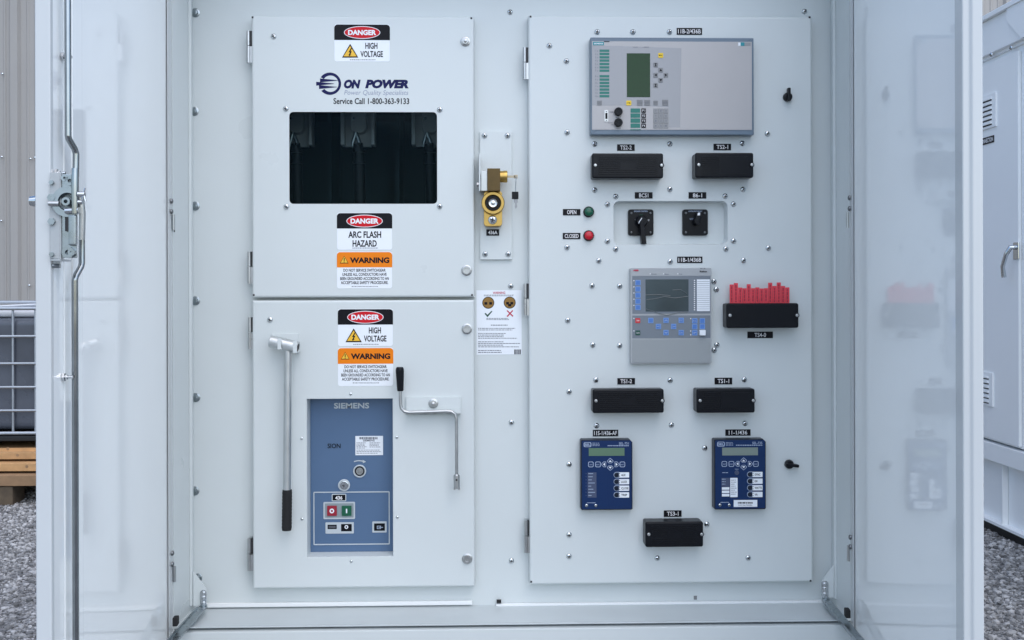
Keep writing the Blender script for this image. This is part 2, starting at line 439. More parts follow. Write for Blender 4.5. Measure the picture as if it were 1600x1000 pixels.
# ================================================================== tank in a cage, on stacked timber
def tank():
    y = 4.62
    x1 = P(92, 500, y)[0]; x0 = x1 - 1.2
    zt = P(20, 481, y)[1]; zb = P(20, 678, y)[1]
    t = thing('caged_tank', 'caged bulk liquid tank with dark smoky bottle, set on stacked timber boards', 'tank', ((x0 + x1) / 2, y + .5, zb))
    g = G(); g.box(x0 + .03, x1 - .03, y + .035, y + .97, zb + .02, zt - .07, .06, 4); g.build('bottle', bottle, t)
    g = G(); g.box(x0 + .05, x1 - .05, y + .06, y + .95, zt - .068, zt - .012, .025, 3); g.build('bottle_top', bottle_w, t)
    zs = [P(19, k, y)[1] for k in (482, 525.5, 568, 605, 641.5, 677)]
    for k, z in enumerate(zs):
        r = .013 if k in (0, 5) else .009
        g = G(); g.tube([(x0, y, z), (x1, y, z), (x1, y + 1.0, z), (x0, y + 1.0, z), (x0, y, z)], r, 8); g.build('cage_rail', cagem, t)
    xs0 = P(19, 580, y)[0]; xs = [xs0 + d for d in (-.80, -.64, -.48, -.32, -.16, 0, .16, .30)]
    for x in xs:
        g = G(); g.tube([(x, y + .014, zs[0]), (x, y + .014, zs[-1])], .0095, 8); g.build('cage_bar', cagem, t)
    a = P(0, 477, y)[1]; g = G()
    g.tube([(xs0 - .3, y + .1, zt + .0), (x1 - .05, y + .5, zt + .03)], .012, 8); g.tube([(x0, y + .55, zt + .035), (x1, y + .5, zt + .035)], .012, 8)
    g.build('top_bar', cagem, t)
    g = G(); g.box(x0 - .02, x1 + .02, y - .02, y + 1.02, zb - .05, zb - .014, .008); 
    for xx in (x0 + .1, (x0 + x1) / 2, x1 - .1): g.box(xx - .06, xx + .06, y, y + 1, zb - .10, zb - .05)
    g.build('pallet_base', blacksteel, t)
    # timber under it
    zz = [P(20, k, y - .05)[1] for k in (690, 702.5, 716.5, 732)]; zlow = P(20, 758, y - .2)[1]
    lab = ['uppermost pine board of the stack, right under the black tank base', 'second pine board from the top of the stack under the tank',
           'third pine board from the top, with dark knots, under the tank', 'broad bottom timber of the stack, above the dark offcut']
    for k in range(4):
        z1 = zz[k]; z0 = zz[k + 1] if k < 3 else zlow
        if k == 0: z1 = zb - .10
        dx = (-.02, .03, 0, .05)[k]; yf = y - (.03, .10, .18, .25)[k]
        tt = thing('timber_board', lab[k], 'timber', ((x0 + x1) / 2, y + .4, z0), 'timber boards under the tank')
        g = G(); g.box(x0 - .15 + dx, x1 + .12 + dx, yf, y + 1.0, z0 + .002, z1 - .014, .006)
        if k < 3:
            for kx, kz in ((.35, .5), (.62, .4), (.9, .55)):
                g.lathe((x1 - kx + .1 * k, yf + .001, z0 + (z1 - z0) * kz), [(.012, 0), (.010, .002)], 10, mi=1)
        g.build('board', [timber if k < 3 else timber_d, timber_d], tt)
    xo = P(24, 765, y - .2)[0]
    tt = thing('timber_offcut', 'dark weathered timber offcut on the gravel under the stacked boards', 'timber', (xo - .3, y, 0))
    g = G(); g.box(xo - .75, xo, y - .24, y - .05, .002, zlow - .002, .008)
    g.build('block', mat('grey_old_timber', (.10, .075, .05), .9, noise=.35, nscale=12, bump=.5, bscale=40), tt)
tank()

# ================================================================== second white enclosure on the right
def second_enclosure():
    X = 3.03; y0, y1 = .4, 7.0
    t = thing('neighbouring_enclosure', 'white walk-in equipment enclosure with louvres, on a black skid at the right edge', 'enclosure', (X + 1.2, 3.5, 0))
    def Q(px, py, x=X): return PX(px, py, x)
    ztop = (Q(1540, 27)[1] + Q(1600, 2)[1]) / 2
    zrim = (Q(1540, 92)[1] + Q(1600, 73)[1]) / 2
    zdb = (Q(1540, 682)[1] + Q(1597, 697)[1]) / 2
    zline = (Q(1540, 684)[1] + Q(1600, 706)[1]) / 2
    zbeam = (Q(1540, 713)[1] + Q(1600, 737)[1]) / 2
    zsk = (Q(1540, 810)[1] + Q(1600, 842)[1]) / 2
    g = G(); g.box(X, X + 2.4, y0, y1, zline + .006, zrim, 0); g.build('wall', white_far, t)
    g = G(); g.box(X - .035, X + 2.44, y0 - .03, y1 + .03, zrim + .02, ztop - .03, .006); g.box(X - .012, X + 2.41, y0 - .01, y1 + .01, zrim, zrim + .02)
    g.box(X - .06, X + 2.46, y0 - .05, y1 + .05, ztop - .03, ztop, .005)
    g.build('roof_rim', white_far, t)
    g = G(); g.box(X - .03, X + 2.43, y0 - .02, y1 + .02, zbeam, zline - .006, .006); g.build('sill_beam', white_far, t)
    g = G(); g.box(X + .03, X + 2.37, y0, y1, zsk + .02, zbeam - .002); g.box(X - .02, X + 2.42, y0 - .02, y1 + .02, zsk, zsk + .02, .004)
    yp = Q(1567, 760)[0]
    for k in range(-4, 6):
        g.box(X - .006, X + .028, yp + k * .62 - .006, yp + k * .62 + .006, zsk + .02, zbeam)
    g.build('skirt', white_far, t)
    # door leaf, proud of the wall
    yd = Q(1597, 400)[0]
    g = G(); g.box(X - .022, X - .001, yd, yd + 1.15, zdb, zrim - .03, .006); g.build('door', white_far, t)
    # louvres
    for (px1, pya, pyb, nm, m) in ((1558, 143, 197, 6, darkslot), (1553, 583, 636, 6, white_far)):
        ya = Q(px1, (pya + pyb) / 2, X - .022)[0]; za = Q(px1, pya, X - .022)[1]; zb = Q(px1, pyb, X - .022)[1]
        g = G(); g.box(X - .032, X - .020, ya, ya + .26, zb, za, .004)
        h = (za - zb) / (nm + 1)
        for k in range(nm):
            z = zb + h * (k + .75)
            g.box(X - .040, X - .0315, ya + .045, ya + .215, z, z + h * .38, .002, mi=0)
            g.box(X - .0335, X - .0315, ya + .045, ya + .215, z - h * .26, z, mi=1)
        g.build('louvre', [white_far, darkslot], t)
    # nameplate (its start is hidden behind the open cabinet door)
    yn = Q(1553.5, 217, X - .022)[0]; zn1 = Q(1553.5, 211, X - .022)[1]; zn0 = Q(1553.5, 222, X - .022)[1]
    L = .17
    g = G(); g.box(X - .0255, X - .021, yn, yn + L, zn0, zn1); pl = g.build('nameplate', plate_black, t)
    me = text_mesh('CONNECTION', .02); xs = [v.co.x for v in me.vertices]; ys = [v.co.y for v in me.vertices]
    g = G(); sx = (L - .014) / (max(xs) - min(xs)); sz = (zn1 - zn0) * .62 / (max(ys) - min(ys))
    g.faces([(X - .0262, yn + L - .007 - (v.co.x - min(xs)) * sx, zn0 + (zn1 - zn0) * .19 + (v.co.y - min(ys)) * sz) for v in me.vertices], [list(p.vertices) for p in me.polygons])
    g.build('lettering', plate_white, pl, smooth=False)
    # swing handle
    yh, zh = Q(1584, 392, X - .04); zlo = Q(1575, 433, X - .06)[1]
    g = G(); g.box(X - .03, X - .02, yh - .03, yh + .03, zh - .05, zh + .05, .005)
    g.tube([(X - .03, yh, zh + .02), (X - .06, yh, zh + .02), (X - .075, yh + .02, zh - .02), (X - .08, yh + .05, zh - .09), (X - .07, yh + .055, zlo)], [.014, .014, .013, .012, .014], 10)
    g.build('handle', chrome, t)
    me = dome_screw(.014, .008)
    for px, py in ((1549, 85.5), (1580, 75)):
        yy, z = Q(px, py, X - .035)
        o = put(me, 'bolt', t, (X - .034, yy, z)); o.rotation_euler = (0, 0, -math.pi / 2)
    # lifting gusset below the roof rim
    ya, za = Q(1570, 15, X - .06)
    g = G(); v = [(ya, ztop - .03), (ya, ztop - .10), (ya - .16, ztop - .24), (ya - .6, ztop - .24), (ya - .6, ztop - .03)]
    g.faces([(X - .05, a, b) for a, b in v] + [(X - .036, a, b) for a, b in v], [(0, 1, 2, 3, 4), (9, 8, 7, 6, 5)] + [(i, (i + 1) % 5, 5 + (i + 1) % 5, 5 + i) for i in range(5)])
    g.build('lifting_plate', white_far, t, smooth=False)
    # black skid runners under the skirt
    g = G(); g.box(X + .12, X + .32, y0 + .2, y1 - .2, .0, zsk - .002, .01); g.box(X + 2.0, X + 2.2, y0 + .2, y1 - .2, .0, zsk - .002, .01)
    ye = Q(1572, 840, X)[0]
    g.box(X - .0, X + 2.38, y0 + .1, y1 - .1, zsk - .085, zsk - .003)
    g.box(X + .02, X + .12, ye - 1.2, ye - .02, .0, zsk - .045, .02)
    g.build('skid', blacksteel, t)
second_enclosure()

# ================================================================== THE CABINET
CAB = thing('switchgear_cabinet', 'large white outdoor switchgear cabinet with both front doors swung open', 'cabinet', (0, .5, .45))
YB = .036                    # back plate, behind the 36 mm deep compartment doors
YF = -.15                    # front of the cabinet frame
XL = P(301, 500, YB)[0]; XR = P(1299.5, 500, YB)[0]
ZTOP = 2.45
ZFL = P(800, 975, YF)[1]     # front edge of the cabinet floor
ZBK = P(800, 945, YB)[1]
# rectangles
r_up = R((393.5, 25, 741, 464.5)); r_lo = R((394.5, 469, 741.5, 918.5)); r_rl = R((826.5, 25, 1269.5, 911.5))
h_win = R((452, 175, 683, 318.5)); h_brk = R((479, 622.5, 614.5, 870.5)); h_pan = R((958.5, 314, 1137, 382))
def rect_pts(q, m=0): return [(q[0] - m, q[2] - m), (q[1] + m, q[2] - m), (q[1] + m, q[3] + m), (q[0] - m, q[3] + m)]

# back plate with openings behind the window, the breaker and the switch recess
g = G(); g.prism([(XL - .02, ZBK - .02), (XR + .02, ZBK - .02), (XR + .02, ZTOP), (XL - .02, ZTOP)], YB, YB + .003,
                 holes=[rect_pts(h_win, .03), rect_pts(h_brk, .03), rect_pts(h_pan, .03)])
BACK = g.build('back_plate', white, CAB)
for px, py in ((305.5, 20), (303.5, 174), (305, 322), (305.5, 470), (306, 621), (304.5, 767), (309, 903)):
    put(CARR, 'bolt', BACK, cpx(px, py, YB), .3)
for px, py in ((797, 19), (798, 447), (799, 660), (799, 876), (1257, 18)):
    put(SCREW, 'screw', BACK, cpx(px, py, YB), random.random() * 3)
g = G(); q = R((1084, 931, 1089, 937), YB - .001); g.box(q[0], q[1], YB - .001, YB + .001, q[2], q[3]); g.build('drain_plug', keygrey, BACK)
# enclosure shell: outer sides, roof, rear
XO = 1.0
g = G(); 
g.box(-XO + .03, XL - .002, YF + .012, 1.3, .45, ZTOP + .05); g.box(XR + .002, XO - .03, YF + .012, 1.3, .45, ZTOP + .05)
g.box(-XO + .03, XO - .03, 1.3, 1.34, .45, ZTOP + .05); g.box(-XO - .02, XO + .02, YF - .05, 1.38, ZTOP + .052, ZTOP + .12, .01)
g.box(XL - .001, XR + .001, YF + .004, YB + .4, ZTOP - .0, ZTOP + .05)
g.build('shell', white, CAB)
# jambs: inner side walls of the recess with a bright return at the back and a face at the front
for s, X in ((-1, XL), (1, XR)):
    g = G()
    a, b = (X, X + .002) if s < 0 else (X - .002, X)
    g.box(min(a, b), max(a, b), YF + .004, YB - .0005, ZFL - .01, ZTOP - .001)
    lip = .008
    (g.box(X + .002, X + .002 + lip, YB - .045, YB - .030, ZBK + .02, ZTOP - .002, .002) if s < 0 else
     g.box(X - .002 - lip, X - .002, YB - .045, YB - .034, ZBK + .02, ZTOP - .002, .002))
    (g.box(X - .045, X - .0005, YF, YF + .010, .47, ZTOP, .003) if s < 0 else g.box(X + .0005, X + .045, YF, YF + .010, .47, ZTOP, .003))
    g.build('jamb', white, CAB)
# floor of the recess, ledge lips, base beam
g = G()
g.faces([(XL, YB, ZBK), (XR, YB, ZBK), (XR, YF + .006, ZFL), (XL, YF + .006, ZFL), (XL, YB, ZBK - .004), (XR, YB, ZBK - .004), (XR, YF + .006, ZFL - .004), (XL, YF + .006, ZFL - .004)],
        [(0, 1, 2, 3), (4, 7, 6, 5), (0, 3, 7, 4), (1, 5, 6, 2), (3, 2, 6, 7), (0, 4, 5, 1)])
FLOOR = g.build('recess_floor', mat('floor_white_shaded', (.54, .585, .595), .35, noise=.05, nscale=6), CAB, smooth=False)  # floor toned down to grey, its shade put into the colour
for a, b in ((322, 738), (775, 1290)):
    q = R((a, 941, b, 948), YB - .012)
    g = G(); g.box(q[0], q[1], YB - .012, YB - .0006, q[2] + .001, q[3], .002)
    g.build('ledge_lip', bright_edge, CAB)
q = R((776, 938.5, 783, 942), YB - .012); g = G(); g.box(q[0], q[1], YB - .014, YB - .001, q[2], q[3]); g.build('rubber_plug', gasket, CAB)
for px, py in ((317, 958), (1290, 945)):
    p = cpx(px, py, YB - .03); put(RIVET, 'rivet', CAB, p)
g = G(); g.box(XL - .03, XR + .03, YF + .030, YF + .034, ZFL - .045, ZFL - .005); g.build('floor_gasket', gasket, CAB, smooth=False)
zb1 = ZFL - .011
g = G(); g.box(XL - .04, XR + .04, YF - .004, YF + .028, .38, zb1, .004); g.box(-XO + .03, XO - .03, YF + .035, 1.3, .30, ZFL - .04)
g.build('base_beam', white, CAB)
g = G(); g.box(-.9, -.7, YF + .1, 1.2, 0, .30); g.box(.7, .9, YF + .1, 1.2, 0, .30); g.build('skid', blacksteel, CAB)

# ---- compartment doors
def comp_door(name, q, holes, label, b_=.006):
    """folded sheet-metal door: flat face with an opening, rolled edge, returned sides"""
    g = G(); x0, x1, z0, z1 = q; t = bmesh.new(); edges = []
    face = [(x0 + b_, z0 + b_), (x1 - b_, z0 + b_), (x1 - b_, z1 - b_), (x0 + b_, z1 - b_)]
    for lp in [face] + list(holes):
        vs = [t.verts.new((x, 0, z)) for x, z in lp]
        edges += [t.edges.new((vs[i], vs[(i + 1) % len(vs)])) for i in range(len(vs))]
    bmesh.ops.triangle_fill(t, edges=edges, use_beauty=True, normal=(0, -1, 0)); g.merge(t)
    rings = []
    for f, y in ((1, 0), (.62, .08), (.29, .29), (.08, .62), (0, 1)):
        m = b_ * f; rings.append([(x0 + m, b_ * y, z0 + m), (x1 - m, b_ * y, z0 + m), (x1 - m, b_ * y, z1 - m), (x0 + m, b_ * y, z1 - m)])
    rings.append([(x, YB - .001, z) for x, _, z in rings[-1]])
    for i in range(len(rings) - 1): g.faces(rings[i] + rings[i + 1], [(k, (k + 1) % 4, 4 + (k + 1) % 4, 4 + k) for k in range(4)])
    for lp in holes:
        n = len(lp); g.faces([(x, 0, z) for x, z in lp] + [(x, .003, z) for x, z in lp], [(k, (k + 1) % n, n + (k + 1) % n, n + k) for k in range(n)])
    bmesh.ops.remove_doubles(g.b, verts=g.b.verts, dist=1e-6)
    return g.build(name, white, CAB, smooth=False, label=label)
UP = comp_door('compartment_door', r_up, [rrect(*h_win, .011)], 'upper left inner door with dark viewing window')
LO = comp_door('compartment_door', r_lo, [rect_pts(h_brk)], 'lower left inner door with blue breaker opening')
RL = comp_door('compartment_door', r_rl, [rrect(*h_pan, .016)], 'tall right inner door carrying relays and switches')
# dark folded-corner notches
for d, pts in ((UP, ((394.6, 27), (736.5, 28.5), (396.5, 461), (737.5, 461))), (RL, ((829, 26), (1265, 27), (830, 909), (1266.5, 907.5)))):
    g = G()
    for px, py in pts:
        x, z = P(px, py); g.box(x - .0025, x + .0025, -.0006, .002, z - .0025, z + .0025)
    g.build('corner_notch', darkslot, d, smooth=False)
# latches
for px, py, me, d in ((727, 65, HEX, UP), (729, 422.5, PAWL, UP), (729.5, 514, PAWL, LO), (730, 873, PAWL, LO)):
    put(me, 'latch_bolt', d, cpx(px, py), .2)
for px, py in ((427.5, 57), (446.5, 170), (687, 171.5), (447.5, 323), (687, 322.5)):
    put(SCREW, 'screw', UP, cpx(px, py), random.random() * 3)
put(SCREW, 'screw', LO, cpx(422, 499.5), .4)
for px, py in ((548, 615.5), (471.5, 685), (620, 683), (472, 811), (621, 808), (549, 877)):
    put(RIVET, 'rivet', LO, cpx(px, py))
RS = [(933, 50), (989, 50), (1046, 50), (858.5, 71.5), (885, 95.5), (886, 207), (1199, 209), (929, 225), (1046.5, 225), (1160, 224), (929, 297), (1046.5, 296), (1161, 296),
      (962, 307), (949, 319.5), (1133, 306.5), (1146, 319), (949, 377), (962, 389.5), (1146, 376.5), (1134, 389), (886, 386.5), (1200.5, 387.5),
      (935.5, 407.5), (1047, 409), (1161.5, 407), (925, 446.5), (968, 447), (1115.5, 440), (1119, 452.5), (887, 500.5), (926, 539), (968, 540), (1120, 539), (1116, 547),
      (931, 593.5), (1047, 594), (1163, 593), (889, 612), (932, 665), (1049, 664), (1164, 661.5), (889, 725.5), (1101, 700), (1104.5, 819), (889, 835.5), (889, 869), (1027, 872), (1169, 871.5)]
for px, py in RS: put(SCREW, 'screw', RL, cpx(px, py), random.random() * 3.1)
# hinges
for d, px, py in ((UP, 388.5, 72), (UP, 390, 418), (LO, 391, 521), (LO, 390, 868), (RL, 822, 98), (RL, 823, 468), (RL, 824, 840)):
    q = R((px - 4.5, py - 25, px + 3.5, py + 25), -.002)
    g = G(); zm = (q[2] + q[3]) / 2 + .003; xm = q[0] + .0045
    g.tube([(xm, .008, q[2]), (xm, .008, zm - .001)], .0048, 12); g.tube([(xm, .008, zm + .001), (xm, .008, q[3])], .0048, 12)
    g.box(xm + .004, q[1] + .004, .004, .012, q[2], zm - .002, mi=0); g.box(xm + .004, q[1] + .004, .006, .020, zm, q[3], mi=1)
    g.box(xm - .003, xm + .004, .012, YB, zm, q[3])
    g.build('hinge', [steel, darkslot], d)
# wing knobs on the relay door
for px, py, ang in ((1230, 152, math.radians(90)), (1232.5, 725, math.radians(-8))):
    c = cpx(px, py); g = G()
    g.lathe(c, [(.0125, 0), (.0125, .006), (.0115, .010), (.006, .012)], 20)
    M = Matrix.Translation(c) @ Matrix.Rotation(-ang, 4, 'Y')
    g.box(-.014, .023, -.022, -.006, -.0042, .0042, .003, M=M)
    g.build('latch_knob', blackm, RL)
# recessed switch pan
g = G(); q = h_pan; dp = .032
outer = rrect(*q, .016); inner = rrect(q[0] + .003, q[1] - .003, q[2] + .003, q[3] - .003, .014); n = len(outer)
g.faces([(x, .002, z) for x, z in outer] + [(x, dp, z) for x, z in inner], [(i, (i + 1) % n, n + (i + 1) % n, n + i) for i in range(n)] + [list(range(n, 2 * n))])
g.build('switch_recess', white, RL)
# window pane + rubber edge
x0, x1, z0, z1 = h_win
g = G(); g.prism(rrect(x0 - .004, x1 + .004, z0 - .004, z1 + .004, .012), .010, .015); PANE = g.build('viewing_window', glass, UP)
# lining of the breaker opening
g = G(); x0, x1, z0, z1 = h_brk; t_ = .0018
DB = .052
e_ = .0012
g.box(x0 - t_, x0 + e_, .002, DB + .002, z0 - t_, z1 + t_); g.box(x1 - e_, x1 + t_, .002, DB + .002, z0 - t_, z1 + t_)
g.box(x0 + e_, x1 - e_, .002, DB + .002, z0 - t_, z0 + e_); g.box(x0 + e_, x1 - e_, .002, DB + .002, z1 - e_, z1 + t_)
g.build('opening_lining', white, LO, smooth=False)
# bracket that carries the crank handle, bracket behind the lever head
g = G(); q = R((634.5, 620.5, 720, 647.5), -.008)
g.box(q[0], q[1], -.008, .0005, q[2], q[3], .001); q2 = R((634, 640, 720, 647.5), -.03)
g.box(q2[0], q2[1], -.030, -.003, q2[2], q2[2] + .003, .001); g.box(q2[0], q2[1], -.030, -.0275, q2[2], q2[2] + .012, .001)
CB = g.build('crank_bracket', white, LO); put(HEX, 'bolt', CB, cpx(677, 630.5, -.008), .3)
g = G(); q = R((424, 521, 466, 541), -.004); g.box(q[0], q[1], -.004, .0005, q[2], q[3], .001)
for a_, b_, c_, d_ in ((433.5, 529, 439.5, 546), (457.5, 533, 464, 551.5)):
    q = R((a_, b_, c_, d_), -.054); g.box(q[0], q[1], -.0545, -.0515, q[2], q[3], .001); g.box(q[0], q[1], -.0515, -.003, q[2], q[2] + .003, .001)
g.build('lever_bracket', white, LO)

# ---- dark chamber behind the window
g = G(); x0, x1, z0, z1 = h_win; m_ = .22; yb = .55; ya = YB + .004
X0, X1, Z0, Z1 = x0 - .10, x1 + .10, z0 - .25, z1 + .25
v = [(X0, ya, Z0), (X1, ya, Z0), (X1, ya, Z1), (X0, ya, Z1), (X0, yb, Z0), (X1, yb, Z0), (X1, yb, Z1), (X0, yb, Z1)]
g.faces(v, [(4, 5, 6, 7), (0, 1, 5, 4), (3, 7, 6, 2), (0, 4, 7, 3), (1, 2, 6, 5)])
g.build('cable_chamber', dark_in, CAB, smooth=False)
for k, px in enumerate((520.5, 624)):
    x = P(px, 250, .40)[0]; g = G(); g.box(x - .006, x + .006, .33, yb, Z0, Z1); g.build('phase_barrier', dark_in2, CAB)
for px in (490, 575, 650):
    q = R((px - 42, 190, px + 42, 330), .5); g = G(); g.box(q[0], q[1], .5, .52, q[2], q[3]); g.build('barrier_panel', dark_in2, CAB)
CL = ['left cable terminal half hidden at the window edge, behind dark glass', 'middle cable terminal with bright clamp, behind dark glass', 'right cable terminal near the window corner, behind dark glass']
for k, px in enumerate((461, 559, 670)):
    y = .17; x, z = P(px, 230, y)
    t = thing('cable_terminal', CL[k], 'terminal', (x, y, z), 'cable terminals inside the window compartment')
    def B(a, b, c, d, yy): return R((px + a, b, px + c, d), yy)
    g = G()
    for a, b in ((-27, -21), (21, 26)):
        q = B(a, 172, b, 226, y); g.box(q[0], q[1], y, y + .05, q[2], q[3], .002)
    q = B(-21, 168, 21, 229, y + .03); g.box(q[0], q[1], y + .03, y + .05, q[2], q[3])
    g.build('bracket', clampm, t)
    g = G(); q = B(-11, 168, 13, 208, y); g.prism(rrect(*q, .018), y, y + .029, .006); c = cpx(px - 6, 185, y)
    g.build('insulator', MATS['light_grey_plastic'] if 0 else clampm, t)
    put(SMALLSCREW, 'screw', t, c)
    g = G()
    a1 = cpx(px - 3, 207, y - .01); a2 = cpx(px - 8, 224, y - .012); a3 = cpx(px + 3, 224, y - .012)
    g.tube([a1, a2], .006, 8); g.tube([a1, a3], .006, 8); g.tube([a2, cpx(px - 8, 229, y - .012)], .0035, 8); g.tube([a3, cpx(px, 225, y - .02)], .004, 8)
    g.build('clamp', steel, t)
    g = G(); g.tube([cpx(px, 224, y), cpx(px + 2, 240, y + .005), cpx(px + 4, 330, y + .02)], [.014, .016, .017], 12)
    for py in (235, 252): g.tube([cpx(px + 2, py, y), cpx(px + 2, py + 4, y)], .019, 12)
    g.build('cable', cable, t)

# ================================================================== OUTER DOORS
def solve_door(s, px_h, px_free, W):
    hx = P(px_h, 500, YF - .004)[0]; hy = YF - .004
    lo, hi = -.5, .5
    for _ in range(60):
        d = (lo + hi) / 2
        x = hx + s * W * math.sin(d); y = hy - W * math.cos(d)
        tx = P(px_free, 500, y)[0]
        out = (x - tx) * s            # >0: beyond the ray outward
        if out > 0: hi = d
        else: lo = d
    return hx, hy, d
W = .885
DOORS = {}
for s, ph, pf, sag in ((-1, 263, 55, .006), (1, 1333, 1537, .011)):
    hx, hy, d = solve_door(s, ph, pf, W)
    u = Vector((s * math.sin(d), -math.cos(d), 0)); n = Vector((-s * math.cos(d), -math.sin(d), 0))
    DOORS[s] = (Vector((hx, hy, 0)), u, n)
    print('door', s, math.degrees(d), hx)
    def sheet(g, path, z0, z1, th=.0018):
        k = len(path); vs = []
        for side in (0, th):
            for i, (a, b) in enumerate(path):
                a0, b0 = path[max(i - 1, 0)]; a1, b1 = path[min(i + 1, k - 1)]
                tx, tz = a1 - a0, b1 - b0; L = math.hypot(tx, tz) or 1
                p = Vector((hx, hy, 0)) + u * (a - tz / L * side) + n * (b + tx / L * side)
                vs += [(p.x, p.y, z0), (p.x, p.y, z1)]
        m2 = 2 * k; fs = []
        for i in range(k - 1):
            fs += [(2 * i, 2 * i + 2, 2 * i + 3, 2 * i + 1), (m2 + 2 * i, m2 + 2 * i + 1, m2 + 2 * i + 3, m2 + 2 * i + 2),
                   (2 * i, m2 + 2 * i, m2 + 2 * i + 2, 2 * i + 2), (2 * i + 1, 2 * i + 3, m2 + 2 * i + 3, m2 + 2 * i + 1)]
        fs += [(0, 1, m2 + 1, m2), (2 * k - 2, m2 + 2 * k - 2, m2 + 2 * k - 1, 2 * k - 1)]
        g.faces(vs, fs)
    def rnd_path(pts, r=.004):
        out = [pts[0]]
        for i in range(1, len(pts) - 1):
            a, b, c = map(Vector, (pts[i - 1], pts[i], pts[i + 1]))
            la, lc = (a - b).length, (c - b).length; rr = min(r, la * .4, lc * .4)
            p, q = b + (a - b).normalized() * rr, b + (c - b).normalized() * rr
            for t in (0, .33, .67, 1): out.append(tuple((1 - t) ** 2 * p + 2 * t * (1 - t) * b + t * t * q))
        out.append(pts[-1]); return out
    skin = [(.002 + (W - .004) * k / 28, .0022 + sag * (1 - (2 * k / 28 - 1) ** 2)) for k in range(29)]
    g = G(); z0, z1 = .47, ZTOP + .03
    if s > 0:
        sheet(g, rnd_path([(.034, .009), (.0, .009), (.0, 0), (W, 0), (W, .018), (W - .004, .022), (W - .004, .034), (W - .042, .034), (W - .042, .02)], .003), z0, z1)
    else:
        sheet(g, rnd_path([(.034, .009), (.0, .009), (.0, 0), (W, 0), (W, .026), (W - .012, .026)], .0025), z0, z1)
    OD = g.build('outer_door', shaded_white, CAB, label='left outer door, swung open, with rod latch' if s < 0 else 'right outer door, swung open, glossy inner face')
    if s < 0:
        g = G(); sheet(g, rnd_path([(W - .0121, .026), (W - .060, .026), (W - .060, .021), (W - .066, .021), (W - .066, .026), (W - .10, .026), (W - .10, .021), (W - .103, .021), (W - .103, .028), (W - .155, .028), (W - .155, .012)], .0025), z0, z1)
        g.build('lock_channel', white_gloss, OD)  # split from the door sheet for the lighter white, brightness put into colour
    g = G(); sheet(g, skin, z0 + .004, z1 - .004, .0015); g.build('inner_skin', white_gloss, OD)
    base = Vector((hx, hy, 0))
    def L(a, b, z): return base + u * a + n * b + Vector((0, 0, z))
    RotM = Matrix((( u.x, n.x, 0), (u.y, n.y, 0), (0, 0, 1))).to_4x4()
    # hinge screws and knuckle slots
    for pyc in ((315, 331, 347) if s < 0 else (310, 327, 344), (857, 874, 892) if s < 0 else (842, 857, 870)):
        zz = [CZ - (p_ - 450 + (0)) / F * (D + YF) for p_ in pyc]
        for z in zz[:2]:
            o = put(HSCREW, 'screw', OD, L(.013, .0112, z))
            o.rotation_euler = (0, 0, math.atan2(n.y, n.x) + math.pi / 2)
        g = G(); xx = XL + .0 if s < 0 else XR
        zq = zz[2]; a0_, a1_ = (xx - .0005, xx + .0030) if s < 0 else (xx - .0030, xx + .0005)
        g.box(a0_, a1_, YF + .012, YF + .018, zq - .024, zq + .010); g.build('hinge_slot', darkslot, CAB, smooth=False); g = G()
        g.tube([(hx - s * .012, hy + .006, zz[2] - .02), (hx - s * .012, hy + .006, zz[2] + .02)], .004, 8); g.build('hinge_pin', steel, OD)
    if s < 0:
        # espagnolette rod, latch case
        def zpx(py, dep): return CZ - (py - 450) / F * dep
        def pxof(p):
            v = CM.transposed() @ (p - CAMV); return 800 + F * v.x / -v.z
        def uat(px, nn):                       # distance along the door at which a point nn proud of it shows at px
            lo, hi = W - .5, W + .2
            for _ in range(50):
                m_ = (lo + hi) / 2
                if pxof(L(m_, nn, CZ)) > px: lo = m_
                else: hi = m_
            return lo
        def at(px, py, nn):
            uu = uat(px, nn); dep = D + L(uu, nn, 0).y; return L(uu, nn, CZ - (py - 450) / F * dep)
        dep = D + L(W - .09, .04, 0).y
        z = lambda py: CZ - (py - 450) / F * dep
        NR = .042
        g = G(); g.tube([at(107, -140, NR), at(107, 213, NR), at(108.2, 218, NR), at(117, 233, NR + .003), at(119.3, 241, NR + .004), at(118.8, 276, NR + .004)], .0056, 14)
        g.build('lock_rod', rod_steel, OD)
        g = G(); g.tube([at(128, 374, NR + .006), at(128, 410, NR + .006), at(126.5, 416, NR + .006), at(118.5, 430, NR), at(117, 437, NR), at(117.2, 1180, NR)], .0056, 14)
        g.build('lock_rod', rod_steel, OD)
        M0 = Matrix.Translation(base) @ RotM
        za, zb_ = z(279), z(405)
        # angle bracket: a grey plate facing the camera with a white turned edge
        ua = uat(79, .027); n1 = .027
        while pxof(L(ua, n1, CZ)) < 93 and n1 < .09: n1 += .0005
        g = G(); g.box(ua - .003, ua, .0265, n1, zb_, za, .0006, M=M0); g.box(ua - .012, ua - .0005, n1 - .0005, n1 + .0022, zb_ - .001, za + .001, .0006, M=M0)
        g.box(ua - .05, ua + .001, .0265, n1 + .002, zb_ - .004, zb_ - .001, M=M0)
        LC = g.build('latch_bracket', mat('grey_latch_plate', (.40, .43, .44), .35, noise=.05, nscale=30), OD)
        for px_, py_, r_ in ((86.5, 310, .007), (83.5, 346, .0062), (91, 288, .004), (90, 397, .004)):
            c0 = at(px_, py_, .03); c0 = L(ua, (c0 - base).dot(n), c0.z); g = G(); g.tube([c0, c0 + u * .006], r_, 6); g.build('bolt', bolt_zinc, LC)
        g = G(); g.tube([L(ua + .007, .027, z(325)), L(ua + .007, n1 + .002, z(325))], .0045, 12); g.build('spindle', steel, LC)
        # mechanism plate, seen beyond the bracket, standing proud of it
        nm = n1 + .004; u1 = ua - .004; n2 = nm
        while pxof(L(u1, n2, CZ)) < 120 and n2 < .12: n2 += .0005
